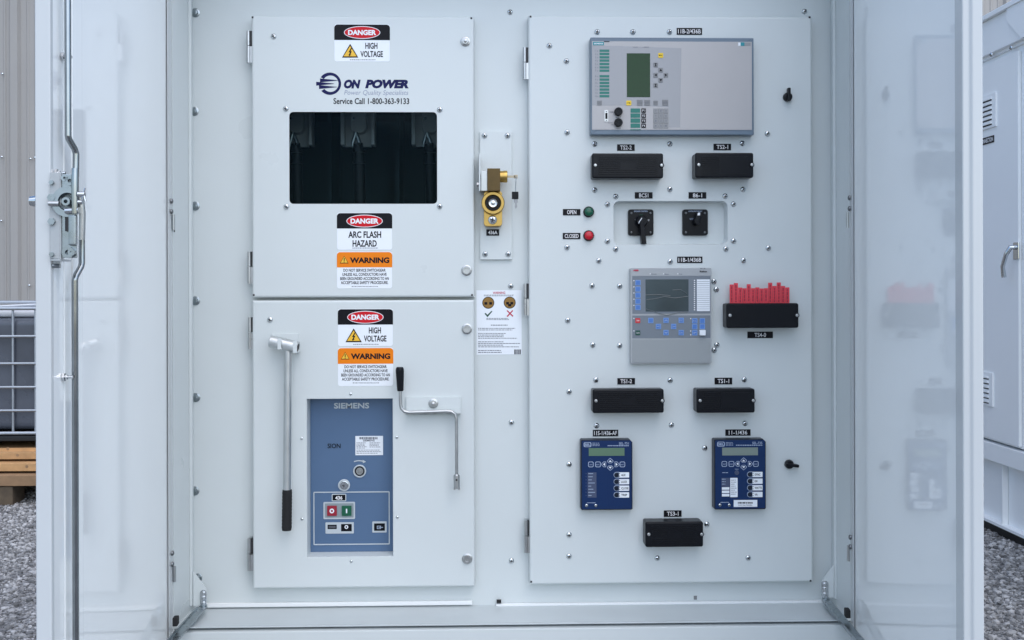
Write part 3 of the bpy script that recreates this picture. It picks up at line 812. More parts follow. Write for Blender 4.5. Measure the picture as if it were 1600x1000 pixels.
        g = G(); g.box(u1 - .004, u1, nm - .012, n2, z(404), z(281), .0008, M=M0)
        g.box(u1 - .002, u1 + .010, nm + .012, n2 + .002, z(386), z(341), .003, M=M0)
        def disc(px_, py_, r, r2, h0):
            nn = .03
            for _ in range(400):
                if pxof(L(u1, nn, CZ)) > px_: break
                nn += .00025
            t = G(); t.lathe((0, 0, 0), [(r2, 0), (r2, h0 * .8), (r2 * 1.1, h0), (r, h0), (r, 0)], 24, axis='z')
            bmesh.ops.transform(t.b, matrix=Matrix.Translation(L(u1, nn, z(py_))) @ u.to_track_quat('Z', 'Y').to_matrix().to_4x4(), verts=t.b.verts); g.merge(t.b); return nn
        disc(108, 322, .026, .014, .009); disc(108, 322, .007, .003, .016); disc(103, 287, .006, .002, .006); disc(111, 291, .008, .003, .006); disc(108, 396, .010, .004, .007); disc(114, 396, .006, .002, .009)
        g.build('latch_case', bolt_zinc, OD)
        g = G()
        def onp(px_, py_, up_=0.0):
            nn = .03
            for _ in range(600):
                if pxof(L(u1 + up_, nn, CZ)) > px_: break
                nn += .00025
            return L(u1 + up_, nn, z(py_))
        g.tube([onp(106.5, 341, .004), onp(106.5, 365, .004)], .005, 8); g.build('slot_post', darkslot, OD)
        g = G(); g.tube([onp(118, 274, .016), onp(117.5, 300, .017), onp(117.5, 340, .017)], [.0058, .0062, .0052], 12); g.build('link_arm', rod_steel, OD)
        g = G(); g.tube([onp(126, 312, .012), onp(129, 340, .010), onp(128, 378, .008)], .0052, 12); g.build('link_arm', steel, OD)
        g = G(); g.tube([onp(103, 336, .012), onp(124, 335, .016)], .0052, 12); g.tube([onp(118, 323, .016), onp(129, 323, .016)], .004, 12); g.tube([onp(122, 312, .02), onp(133, 312, .02)], .0045, 12)
        g.tube([onp(129, 318, .022), onp(133.5, 303, .022)], .0014, 6); g.tube([onp(130, 309, .022), onp(133.5, 322, .022)], .0014, 6); g.build('link_pin', zinc, OD)
        c0 = L(W - .004, 0, z(320)); g = G(); g.tube([L(W - .012, -.0005, z(320)), L(W - .012, -.012, z(320))], [.010, .008], 14); g.build('outside_bolt', chrome, OD)
        for px_, py in ((97, 91), (86, 270.5), (97, 586)):
            c0 = at(px_, py, .026); g = G(); g.tube([c0, c0 + n * .018], .0028, 8); g.tube([c0 + n * .001, c0 + n * .005], .0078, 6); g.tube([c0 + n * .006, c0 + n * .009], .0045, 6); g.build('stud', zinc, OD)
        c0 = at(83, 414, .027); g = G(); g.tube([c0, c0 + n * .012], .0045, 6); g.build('bolt', bolt_zinc, OD)
    # stay bar, gusset and its hinge plate
    zA = P(318 if s < 0 else 1288, 948 if s < 0 else 937, -.02)[1]
    xa = P(318 if s < 0 else 1290, 940, -.02)[0]
    A = Vector((xa, -.02, zA)); Bp = L(.40, .03, zA - .012)
    dv = (Bp - A); dn = Vector((dv.x, dv.y, 0)).normalized()
    g = G(); Mb = Matrix.Translation(A) @ Matrix((( dn.x, -dn.y, 0), (dn.y, dn.x, 0), (0, 0, 1))).to_4x4()
    g.box(0, dv.length, -.011, .011, -.003, .003, .001, M=Mb)
    g.box(.02, dv.length, -.0095, -.0125, -.003, .007, M=Mb)
    g.tube([A + Vector((0, 0, -.006)), A + Vector((0, 0, .006))], .009, 12); g.tube([Bp + Vector((0, 0, -.008)), Bp + Vector((0, 0, .008))], .008, 12)
    g.build('stay_bar', bolt_zinc, OD)
    g = G(); g.box(.050, .074, .026, .038, zA + .014, zA + .036, .003, M=Matrix.Translation(base) @ RotM); g.build('door_buffer', gasket, OD)
    g = G(); g.box(.375, .425, .004, .03, zA - .03, zA - .016, .002, M=Matrix.Translation(base) @ RotM); g.box(.395, .425, .006, .028, zA - .016, zA + .012, .002, M=Matrix.Translation(base) @ RotM, mi=1)
    g.build('stay_bracket', [white, gasket], OD)
    pts = [(302, 893), (322, 919), (322, 947), (302, 947)] if s < 0 else [(1303, 882), (1284, 908), (1284, 934), (1303, 934)]
    g = G(); g.prism([P(a, b, -.012) for a, b in pts], -.012, -.009, .0006); GS = g.build('stay_gusset', white, CAB)
    q = R((312.5, 922, 322.5, 948) if s < 0 else (1284, 908, 1294.5, 934), -.016)
    g = G(); g.prism(rrect(*q, .007), -.016, -.0122, .001)
    for f_ in (.22, .55, .82): g.lathe(((q[0] + q[1]) / 2, -.0158, q[2] + (q[3] - q[2]) * f_), [(.005, 0), (.005, .003), (.003, .004)], 10)
    g.build('stay_hinge', zinc, GS)

# ================================================================== NAMEPLATES
def nameplate(txt, r, label, y=0.0):
    cx_, cz_ = P((r[0] + r[2]) / 2, r[3], y)
    t = thing('nameplate', label, 'nameplate', (cx_, y, cz_), 'engraved black nameplates')
    plate(t, 'backing', r, y - .0016, y + .0003, plate_black, bev=.0003)
    w_, h_ = r[2] - r[0], r[3] - r[1]
    tw = min(w_ - 4.0, len(txt) * 3.6); cx_ = (r[0] + r[2]) / 2
    lettering(t, [(txt, (cx_ - tw / 2, r[1] + h_ * .18, cx_ + tw / 2, r[3] - h_ * .18))], y - .0019, plate_white, .012)
nameplate('11B-2/436B', (1057.5, 43.6, 1097, 54.2), 'black nameplate reading 11B-2/436B above the large landscape relay')
nameplate('TS2-2', (964.3, 225.5, 991.7, 235.5), 'black nameplate reading TS2-2 above the wide ribbed cover')
nameplate('TS2-1', (1115, 224.6, 1142.4, 234.6), 'black nameplate reading TS2-1 under the large landscape relay')
nameplate('BCS1', (992, 300.3, 1019.6, 310.2), 'black nameplate reading BCS1 above the switch with pistol handle')
nameplate('86-1', (1076, 300.3, 1103.6, 310.2), 'black nameplate reading 86-1 above the right rotary switch')
nameplate('OPEN', (879.6, 326.6, 907, 336.4), 'black nameplate reading OPEN beside the green lamp')
nameplate('CLOSED', (879.4, 363.9, 907, 373.6), 'black nameplate reading CLOSED beside the red lamp')
nameplate('11B-1/436B', (1058.2, 400.9, 1097.6, 410.9), 'black nameplate reading 11B-1/436B above the grey portrait relay')
nameplate('TS4-0', (1168, 518.2, 1207.8, 528.4), 'black nameplate reading TS4-0 under the cover with red tags')
nameplate('TS1-2', (964.8, 590.8, 992.2, 600.7), 'black nameplate reading TS1-2 below the grey portrait relay')
nameplate('TS1-1', (1116.7, 590.2, 1144, 600.5), 'black nameplate reading TS1-1 above the narrow ribbed cover')
nameplate('11S-1/436-AF', (926.4, 671.6, 966, 681.8), 'black nameplate reading 11S-1/436-AF above the left blue relay')
nameplate('11-1/436', (1133.5, 671, 1172.8, 680.8), 'black nameplate reading 11-1/436 above the right blue relay')
nameplate('TS3-1', (1037.3, 797.6, 1065, 807.6), 'black nameplate reading TS3-1 above the lowest ribbed cover')

# ================================================================== SAFETY SIGNS
def tri(g, pts, y, inset=None, mi=0):
    g.prism([P(*p, y) for p in pts], y, y + .0004, mi=mi)
def danger_sign(hd, bottom, label, kind):
    a, b, c, d = hd; cx = (a + c) / 2; y = -.0004
    x, z = P(cx, bottom)
    t = thing('danger_sign', label, 'sign', (x, 0, z), 'danger signs on the inner doors')
    plate(t, 'backing', (a + .3, b - .6, c - .3, bottom), y, .0003, sticker, .006)
    q = R(hd, y - .0003); G().prism(trect(*q, .009), y - .0003, y + .0002).build('header', blackv, t)
    ox, oz = cx + .1, b + 12.4; cxx, czz = P(ox, oz, y)
    G().prism(ell(cxx, czz, 28.2 * S, 9.9 * S), y - .0006, y - .0001).build('oval_rim', sticker, t)
    G().prism(ell(cxx, czz, 27.2 * S, 8.9 * S), y - .0009, y - .0004).build('oval', red, t)
    lettering(t, [('DANGER', (ox - 22, oz - 4.1, ox + 22, oz + 4.1))], y - .0012, sticker, .045)
    rnd = random.Random(5)
    if kind == 'volt':
        ty = d + 4.3; bx = a + 24.8
        for sc, m, dy in ((1, ink, 0), (.80, yellow, .0003)):
            hw, hh = 12.8 * sc, 11.6 * sc; cy = ty + 13.2
            g = G(); g.prism([P(bx, cy - hh * 1.0 - (0 if sc == 1 else -1), y), P(bx + hw, cy + hh * .86, y), P(bx - hw, cy + hh * .86, y)], y - .0003 - dy, y); g.build('warning_triangle', m, t)
        cy = ty + 14.5; bolt = [(1.5, -8), (-2.6, .5), (-.3, .5), (-1.8, 5), (-2.8, 4.4), (-1.7, 8.2), (1.9, 5.2), (.3, 5), (2.8, -1.6), (.6, -1.4), (3, -7.4)]
        G().prism([P(bx + i * .95, cy + j * .8, y) for i, j in bolt], y - .0009, y - .0004).build('flash_symbol', ink, t)
        lettering(t, [('HIGH', (a + 48.5, d + 4.2, a + 67.5, d + 13.8)), ('VOLTAGE', (a + 40.8, d + 17, a + 76, d + 26.6))], y - .0003, ink, .028)
        fp = d + 30.2
    else:
        lettering(t, [('ARC FLASH', (a + 17.8, d + 4.3, a + 69.2, d + 14.8)), ('HAZARD', (a + 24.5, d + 18.3, a + 62.2, d + 28.5))], y - .0003, ink, .028)
        fp = d + 30
    finish_text(dashes(G(), (cx - 19, fp, cx + 21, fp + 1.6), y - .0003, 1, rnd, .7, (2, 5), 0), 'fine_print', inkgrey, t)
danger_sign((522.3, 38.4, 609.2, 62.6), 96, 'danger high voltage sign at the top of the upper inner door', 'volt')
danger_sign((526.4, 333, 612.8, 357), 390, 'danger arc flash hazard sign below the viewing window', 'arc')
danger_sign((527.8, 483.2, 614, 507.2), 540.5, 'danger high voltage sign on the lower inner door', 'volt')
def warning_sign(hd, bottom, label):
    a, b, c, d = hd; cx = (a + c) / 2; y = -.0004
    x, z = P(cx, bottom)
    t = thing('warning_sign', label, 'sign', (x, 0, z), 'orange warning signs on the inner doors')
    plate(t, 'backing', (a + .3, b - .6, c - .3, bottom), y, .0003, sticker, .006)
    q = R(hd, y - .0003); G().prism(trect(*q, .009), y - .0003, y + .0002).build('header', orange, t)
    bx, cy = a + 11.6, b + 12
    for sc, m, dy in ((1, ink, 0), (.82, yellow, .0003)):
        g = G(); g.prism([P(bx, cy - 6 * sc, y), P(bx + 6.8 * sc, cy + 5.6 * sc, y), P(bx - 6.8 * sc, cy + 5.6 * sc, y)], y - .0006 - dy, y - .0002); g.build('warning_triangle', m, t)
    q = R((bx - .7, cy - 2.6, bx + .7, cy + 1.8), y); g = G(); g.box(q[0], q[1], y - .0012, y - .0005, q[2], q[3]); q = R((bx - .7, cy + 2.8, bx + .7, cy + 4), y); g.box(q[0], q[1], y - .0012, y - .0005, q[2], q[3]); g.build('exclamation_mark', ink, t)
    lettering(t, [('WARNING', (a + 20.4, b + 8.2, a + 82, b + 17.2))], y - .0006, ink, .045)
    L4 = ['DO NOT SERVICE SWITCHGEAR', 'UNLESS ALL CONDUCTORS HAVE', 'BEEN GROUNDED ACCORDING TO AN', 'ACCEPTABLE SAFETY PROCEDURE.']
    wd = (66, 69, 76, 74)
    lettering(t, [(s_, (cx - w_ / 2, d + 2.2 + 6.45 * k, cx + w_ / 2, d + 6.9 + 6.45 * k)) for k, (s_, w_) in enumerate(zip(L4, wd))], y - .0003, ink, .022)
    finish_text(dashes(G(), (cx - 20, d + 29.3, cx + 21, d + 30.9), y - .0003, 1, random.Random(8), .7, (2, 5), 0), 'fine_print', inkgrey, t)
warning_sign((526.3, 393.9, 612.8, 417.7), 450.5, 'orange warning sign under the arc flash hazard sign')
warning_sign((527.8, 543.9, 614.5, 568.4), 603, 'orange warning sign above the blue breaker panel')

# company logo
def logo():
    y = -.0004; x, z = P(568, 166)
    t = thing('company_logo', 'navy ON POWER logo with service phone number above the viewing window', 'logo', (x, 0, z))
    cx, cz = P(515.5, 130.8); ro, ri = 17.4 * S, 12.8 * S
    g = G(); pts_o = []; pts_i = []
    a0, a1 = -140, 145
    for k in range(41):
        a = math.radians(a0 + (a1 - a0) * k / 40); pts_o.append((cx + ro * math.cos(a), cz + ro * math.sin(a))); pts_i.append((cx + .9 * S + ri * .97 * math.cos(a), cz + ri * math.sin(a)))
    vs = [(x_, y, z_) for x_, z_ in pts_o + pts_i]
    g.faces(vs, [(i, i + 1, 41 + i + 1, 41 + i) for i in range(40)])
    for (xl, yc, hl) in ((500, 125.6, 3.6), (494, 130.8, 3.6), (498.5, 136, 3.6)):
        xr = xl + 28
        p = [P(xl, yc - hl / 1.2, y), P(xl, yc + hl / 1.2, y), P(xr, yc + .3, y), P(xr, yc - .3, y)]
        g.faces([(q[0], y - .0001, q[1]) for q in p], [(0, 1, 2, 3)])
    g.build('emblem', navy, t, smooth=False)
    lettering(t, [('ON', (537.3, 124.3, 563.5, 138.4)), ('POWER', (570.5, 124.3, 638.5, 138.2))], y, navy, .07, .22, 'company_name')
    lettering(t, [('Power Quality Specialists', (537.8, 140.8, 638, 150.6))], y, greyblue, .0, .2, 'tagline')
    lettering(t, [('Service Call 1-800-363-9133', (521, 153.2, 639.4, 162.8))], y, ink, .018, 0, 'phone_number')
logo()

# instruction sheet
def sheet_sign():
    y = YB - .0006; x, z = P(780, 554, YB)
    t = thing('instruction_sheet', 'white instruction sheet with a green tick and a red cross, beside the relay door', 'notice', (x, YB, z))
    plate(t, 'paper', (744.5, 453.5, 815, 554), y, YB + .0003, sticker)
    lettering(t, [('WARNING', (770, 455.6, 789.5, 459.4))], y - .0003, ink_red, .02)
    rnd = random.Random(11); g = G()
    dashes(g, (756, 460.6, 805, 463.4), y - .0003, 2, rnd, .5, (3, 9), .1); dashes(g, (760, 497, 801, 500.8), y - .0003, 2, rnd, .5, (3, 9), .2)
    dashes(g, (767, 507.4, 793, 509), y - .0003, 1, rnd, .8, (3, 8), 0)
    for a, b in ((512.5, 517.5), (520.5, 530.5), (533.5, 544), (547, 553)):
        dashes(g, (747, a, 813 if b < 546 else 793, b), y - .0003, int((b - a) / 2.3), rnd, .42, (3, 10), .45)
    finish_text(g, 'printed_text', inkgrey, t)
    for cx, cy, ok in ((762.9, 473, 1), (796.4, 472.8, 0)):
        c = P(cx, cy, y)
        g = G(); g.prism(ell(*c, 9.5 * S, 9.5 * S, 24), y - .0003, y); g.prism(ell(*c, 8.4 * S, 8.4 * S, 24), y - .0006, y, mi=1)
        for (a, b, cc, d) in (((-6, -1, -1.5, 3), (1.5, -1, 6, 3)) if ok else ((-5.5, -1, -1, 3), (1, -1, 5.5, 3), (-2.5, 2, 2.5, 6))):
            q = R((cx + a, cy + b, cx + cc, cy + d), y); g.box(q[0], q[1], y - .0009, y - .0004, q[2], q[3], mi=0)
        g.build('printed_disc', [ink, disc_brown], t, smooth=False)
    yk = y - .0004
    g = G(); g.prism([P(*p, y) for p in ((757, 490), (759, 489), (761.5, 492), (768, 485.6), (769.3, 486.6), (761.7, 495.6))], yk, y); g.build('tick', tick_green, t)
    g = G()
    for p in (((791.3, 485.5), (793, 484.6), (802.2, 493.6), (800.8, 495)), ((800.6, 484.4), (802, 485.6), (793, 495.3), (791.6, 494))): g.prism([P(*k, y) for k in p], yk, y); yk -= .0002
    g.build('cross', ink_red, t)
    g = G(); xx = 803.5
    while xx < 814:
        w_ = rnd.choice((.5, .8, 1.2)); q = R((xx, 546, min(xx + w_, 814), 553.5), y); g.faces([(q[0], y - .0003, q[2]), (q[1], y - .0003, q[2]), (q[1], y - .0003, q[3]), (q[0], y - .0003, q[3])], [(0, 1, 2, 3)]); xx += w_ + .45
    g.build('barcode', ink, t, smooth=False)
sheet_sign()

# ================================================================== LARGE LANDSCAPE RELAY
def relay_large():
    yp = -.030
    def q(a, b, c, d): return (a / 5.714 + 910, b / 5.714 + 50, c / 5.714 + 910, d / 5.714 + 50)
    x, z = P(1050, 211)
    t = thing('protection_relay', 'large landscape protection relay with grey face, green display and slate frame', 'relay', (x, 0, z))
    fr = R((922.7, 58.6, 1178, 210.5), yp)
    G().prism(rrect(*fr, .002, 2), yp, .0005, .003).build('housing', relay_frame, t)
    yf = yp - .0015
    plate(t, 'face_plate', q(86, 85, 1513, 873), yf, yp + .001, relay_face)
    pts = [(86, 120), (330, 125), (620, 135), (884, 145), (872, 850), (770, 850), (770, 672), (600, 660), (365, 655), (88, 655)]
    y1 = yf - .0003
    G().prism([P(a / 5.714 + 910, b / 5.714 + 50, y1) for a, b in pts], y1, yf + .0003).build('control_area', relay_face2, t)
    y2 = y1 - .0004
    tag_ = plate(t, 'maker_tag', q(94, 88, 192, 118), y2, yf, teal2)
    lettering(tag_, [('SIEMENS', q(103, 97, 183, 110))], y2 - .0003, sticker, .02)
    plate(t, 'dark_tab', q(192, 82, 242, 89), y2, yf, darkslot)
    tg = plate(t, 'series_tag', q(1412, 92, 1447, 124), y2, yf, teal2); plate(t, 'series_tag', q(1447, 94, 1502, 123), y2, yf, keygrey2); plate(t, 'series_tag', q(1392, 94, 1412, 123), y2, yf, sticker)
    for yc in (167, 196, 226, 255, 286, 316, 345, 395, 425, 455, 484, 514, 543, 573):
        plate(t, 'indicator_strip', q(153, yc - 10.5, 240, yc + 10.5), y2, yf, teal)
    g = G()
    for k, yc in enumerate((167, 196, 226, 255, 286, 316, 345, 395, 425, 455, 484, 514, 543, 573)):
        r = q(113, yc - 8, 141, yc + 8); text_into(g, '%d o' % (k + 1), r, y2, 0)
    finish_text(g, 'fine_print', inkgrey, t)
    lettering(t, [('RUN', q(465, 130, 492, 140)), ('ERROR', q(552, 130, 597, 140)), ('o', q(452, 132, 460, 139)), ('o', q(538, 132, 546, 139))], y2, inkgrey, .01, name='status_print')
    sc = plate(t, 'display', q(397, 190, 605, 581), y2 - .0006, yf, lcd, bev=.0004)
    for r, wd in ((q(678, 187, 722, 230), 'MENU'), (q(392, 612, 437, 655), 'CTRL')):
        k = plate(t, 'yellow_key', r, y2 - .0008, yf, keyyellow, .002, .0005)
        lettering(k, [(wd, (r[0] + 1, r[1] + 2.6, r[2] - 1, r[3] - 2.6))], y2 - .0011, ink, .01)
    def arrow(r, dirn):
        k = plate(t, 'arrow_key', r, y2 - .0008, yf, keygrey, .001, .0005)
        cx, cy = (r[0] + r[2]) / 2, (r[1] + r[3]) / 2; s_ = 2.0
        sh = {'u': [(0, -s_), (s_, s_ * .8), (-s_, s_ * .8)], 'd': [(0, s_), (-s_, -s_ * .8), (s_, -s_ * .8)], 'l': [(-s_, 0), (s_ * .8, -s_), (s_ * .8, s_)], 'r': [(s_, 0), (-s_ * .8, s_), (-s_ * .8, -s_)],
              'i': [(-.6, -2.4), (.6, -2.4), (.6, 2.4), (-.6, 2.4)]}[dirn]
        G().prism([P(cx + a, cy + b, y2) for a, b in sh], y2 - .0011, y2 - .0006).build('arrow_symbol', ink, k)
        if dirn == 'i':
            q2 = R((cx - 1.5, cy - 2.4, cx + 1.5, cy - 1.5), y2); g = G(); g.box(q2[0], q2[1], y2 - .0013, y2 - .0006, q2[2], q2[3]); q2 = R((cx - 1.5, cy + 1.5, cx + 1.5, cy + 2.4), y2); g.box(q2[0], q2[1], y2 - .0013, y2 - .0006, q2[2], q2[3]); g.build('bar_symbol', ink, k)
    for r, d_ in ((q(634, 273, 674, 314), 'i'), (q(680, 320, 719, 360), 'u'), (q(634, 365, 674, 405), 'l'), (q(726, 365, 765, 405), 'r'), (q(680, 410, 719, 450), 'd'), (q(634, 457, 674, 495), 'i')): arrow(r, d_)
    for r, wd in ((q(132, 612, 174, 653), 'LED'), (q(487, 605, 538, 657), 'LOCAL'), (q(553, 605, 605, 657), 'REMOTE'), (q(634, 612, 674, 653), 'ESC'), (q(712, 605, 766, 657), 'ENTER')):
        k = plate(t, 'function_key', r, y2 - .0008, yf, keygrey, .001, .0005)
        lettering(k, [(wd, (r[0] + 1.2, r[1] + 3, r[2] - 1.2, r[3] - 3))], y2 - .0011, inkgrey, .0)
    for k in range(4):
        a, b = 682 + 45 * k, 682 + 45 * (k + 1) - 7
        plate(t, 'teal_label', q(430, a, 516, b), y2, yf, MATS['teal_strip'] if k % 2 == 9 else teal)
        kk = plate(t, 'function_key', q(527, a, 567, b), y2 - .0008, yf, plate_black, .001, .0004)
        lettering(kk, [('F%d' % (k + 1), q(536, a + 10, 559, b - 9))], y2 - .0011, plate_white, .0)
        for j in range(3):
            r = q(634 + 45.5 * j, a, 634 + 45.5 * j + 42, b + 4)
            n_ = plate(t, 'number_key', r, y2 - .0008, yf, keygrey2, .001, .0005)
            lettering(n_, [(['7', '8', '9', '4', '5', '6', '1', '2', '3', '.', '0', '-'][k * 3 + j], ((r[0] + r[2]) / 2 - .9, r[1] + 2.4, (r[0] + r[2]) / 2 + .9, r[3] - 2.4))], y2 - .0011, inkgrey, 0)
    plate(t, 'teal_label', q(428, 868, 519, 875), y2, yf, teal)
    ds = plate(t, 'serial_port', q(196, 698, 231, 801), y2 - .001, yf, steel, .001, .0005)
    plate(ds, 'port_insert', q(205, 722, 224, 776), y2 - .0016, y2, plate_black, .001)
    for a in (708, 790): put(SMALLSCREW, 'screw', ds, cpx(213.5 / 5.714 + 910, a / 5.714 + 50, y2 - .0008)).scale = (.5, .5, .5)
    for yc, wd in ((714, 'SERVICE'), (811, 'TIMER')):
        c = cpx(319 / 5.714 + 910, yc / 5.714 + 50, y2); g = G(); g.lathe(c, [(37 / 5.714 * S, -.001), (37 / 5.714 * S, .010), (33 / 5.714 * S, .012), (20 / 5.714 * S, .012), (18 / 5.714 * S, .0105), (.0015, .0105)], 24)
        kb = g.build('round_cap', blackm, t)
    lettering(t, [('PC/DIGSI', q(243, 709, 276, 720)), ('SYNCHRON.', q(228, 806, 272, 815)), ('REMOTE', q(298, 757, 342, 766)), ('SERVICE', q(298, 855, 342, 863)), ('LINE', q(252, 824, 272, 832))], y2, inkgrey, .02, name='port_print')
relay_large()

# ================================================================== GREY PORTRAIT RELAY
def relay_grey():
    def q(a, b, c, d): return (a / 5.556 + 970, b / 5.556 + 400, c / 5.556 + 970, d / 5.556 + 400)
    yp = -.022; x, z = P(1048, 569)
    t = thing('feeder_relay', 'grey portrait relay with dark screen and blue keys in the middle of the relay door', 'relay', (x, 0, z))
    fr = R(q(85, 104, 788, 934), yp); G().prism(rrect(*fr, .003, 2), yp, .0005, .002).build('housing', abb_light, t)
    y1 = yp - .0006
    plate(t, 'upper_foil', q(100, 178, 778, 500), y1, yp + .0005, abb_dark); plate(t, 'middle_foil', q(100, 516, 778, 713), y1, yp + .0005, abb_dark)
    plate(t, 'lower_cover', q(101, 723, 777, 922), y1 - .001, yp + .0005, abb_low, .001, .0006)
    plate(t, 'trim_line', q(96, 172, 782, 176), y1, yp + .0005, abb_dark)
    y2 = y1 - .0004
    lettering(t, [('ABB', q(107, 117, 155, 132))], y2, ink_red, .06, name='maker_name')
    lettering(t, [('Relion', q(686, 127, 748, 142)), ('615', q(690, 105, 735, 111))], y2, ink, .03, name='series_name')
    lettering(t, [('Ready', q(268, 152, 312, 164)), ('Start', q(380, 152, 418, 164)), ('Trip', q(505, 152, 532, 164)), ('FEEDER PROTECTION', q(645, 899, 762, 907)), ('AND CONTROL', q(645, 911, 720, 918))], y2, inkgrey, .01, name='fine_print')
    g = G()
    for a, b in ((255, 155), (372, 155), (495, 155), (114, 214), (114, 268), (114, 321), (114, 375), (114, 428), (114, 542), (114, 650), (607, 543), (607, 651), (607, 684)):
        c = P(a / 5.556 + 970, b / 5.556 + 400, y2); g.prism(ell(*c, .9 * S, .9 * S, 10), y2, y1 + .0002)
    g.build('status_light', plate_white, t)
    g = G()
    for k in range(15):
        c = P(640 / 5.556 + 970, (212 + 18.2 * k) / 5.556 + 400, y2); g.prism(ell(*c, 1.05 * S, 1.05 * S, 8), y2, y1 + .0002)
    g.build('alarm_light_row', plate_white, t)
    plate(t, 'screen_frame', q(207, 195, 596, 490), y2 + .0001, yp + .0005, abb_dark); plate(t, 'screen', q(215, 203, 588, 482), y2 - .0003, y1 + .0002, screenm)
    # wrinkles of protective film on the screen
    g = G()
    for pts in (((215, 338), (330, 335), (430, 345)), ((225, 380), (300, 370), (380, 352), (470, 365), (588, 350)), ((450, 295), (520, 292), (575, 325)), ((220, 460), (290, 480), (330, 500), (400, 515), (500, 492), (580, 490))):
        g.tube([cpx(a / 5.556 + 970, b / 5.556 + 400, y2 - .0006) for a, b in pts], .0009, 6)
    g.build('film_wrinkles', mat('clear_film', (.10, .125, .135), .3), t)
    lab = plate(t, 'label_card', q(661, 203, 773, 478), y2 - .0002, y1 + .0002, sticker)
    g = G()
    for k in range(1, 15):
        r = R(q(664, 203 + 18.3 * k - 1.2, 770, 203 + 18.3 * k + 1.2), y2); g.faces([(r[0], y2 - .0005, r[2]), (r[1], y2 - .0005, r[2]), (r[1], y2 - .0005, r[3]), (r[0], y2 - .0005, r[3])], [(0, 1, 2, 3)])
    g.build('rule_lines', inkgrey, lab, smooth=False)
    def key(cx, cy, s_, m, sym=None, rim=True):
        r = q(cx - s_ / 2, cy - s_ / 2, cx + s_ / 2, cy + s_ / 2)
        k = plate(t, 'key', r, y2 - .0008, y1 + .0002, bluekey_rim if rim else m, .001, .0003)
        if rim: plate(k, 'key_top', q(cx - s_ / 2 + 6, cy - s_ / 2 + 6, cx + s_ / 2 - 6, cy + s_ / 2 - 6), y2 - .0012, y2, m)
        if sym: lettering(k, [(sym, q(cx - s_ * .33, cy - s_ * .16, cx + s_ * .33, cy + s_ * .16))], y2 - .0015, sel_line if rim else plate_white, 0)
    for yc in (232, 287, 340, 393, 446): key(149, yc, 46, bluekey)
    key(148, 561, 42, redkey, 'TRIP', False); key(148, 667, 42, greenkey, 'CLOSE', False)
    for a, b, sy in ((261, 560, None), (393, 559, '^'), (525, 559, 'ESC'), (327, 612, '<'), (459, 612, '>'), (393, 666, 'v'), (525, 666, 'OK'), (642, 563, 'R/L'), (708, 563, None), (642, 614, None), (708, 612, None), (642, 667, '?')): key(a, b, 46, bluekey, sy)
    r = R(q(686, 642, 738, 690), -.034); G().prism(rrect(*r, .002), -.034, y1, .0015).build('port_plug', sticker, t)
relay_grey()

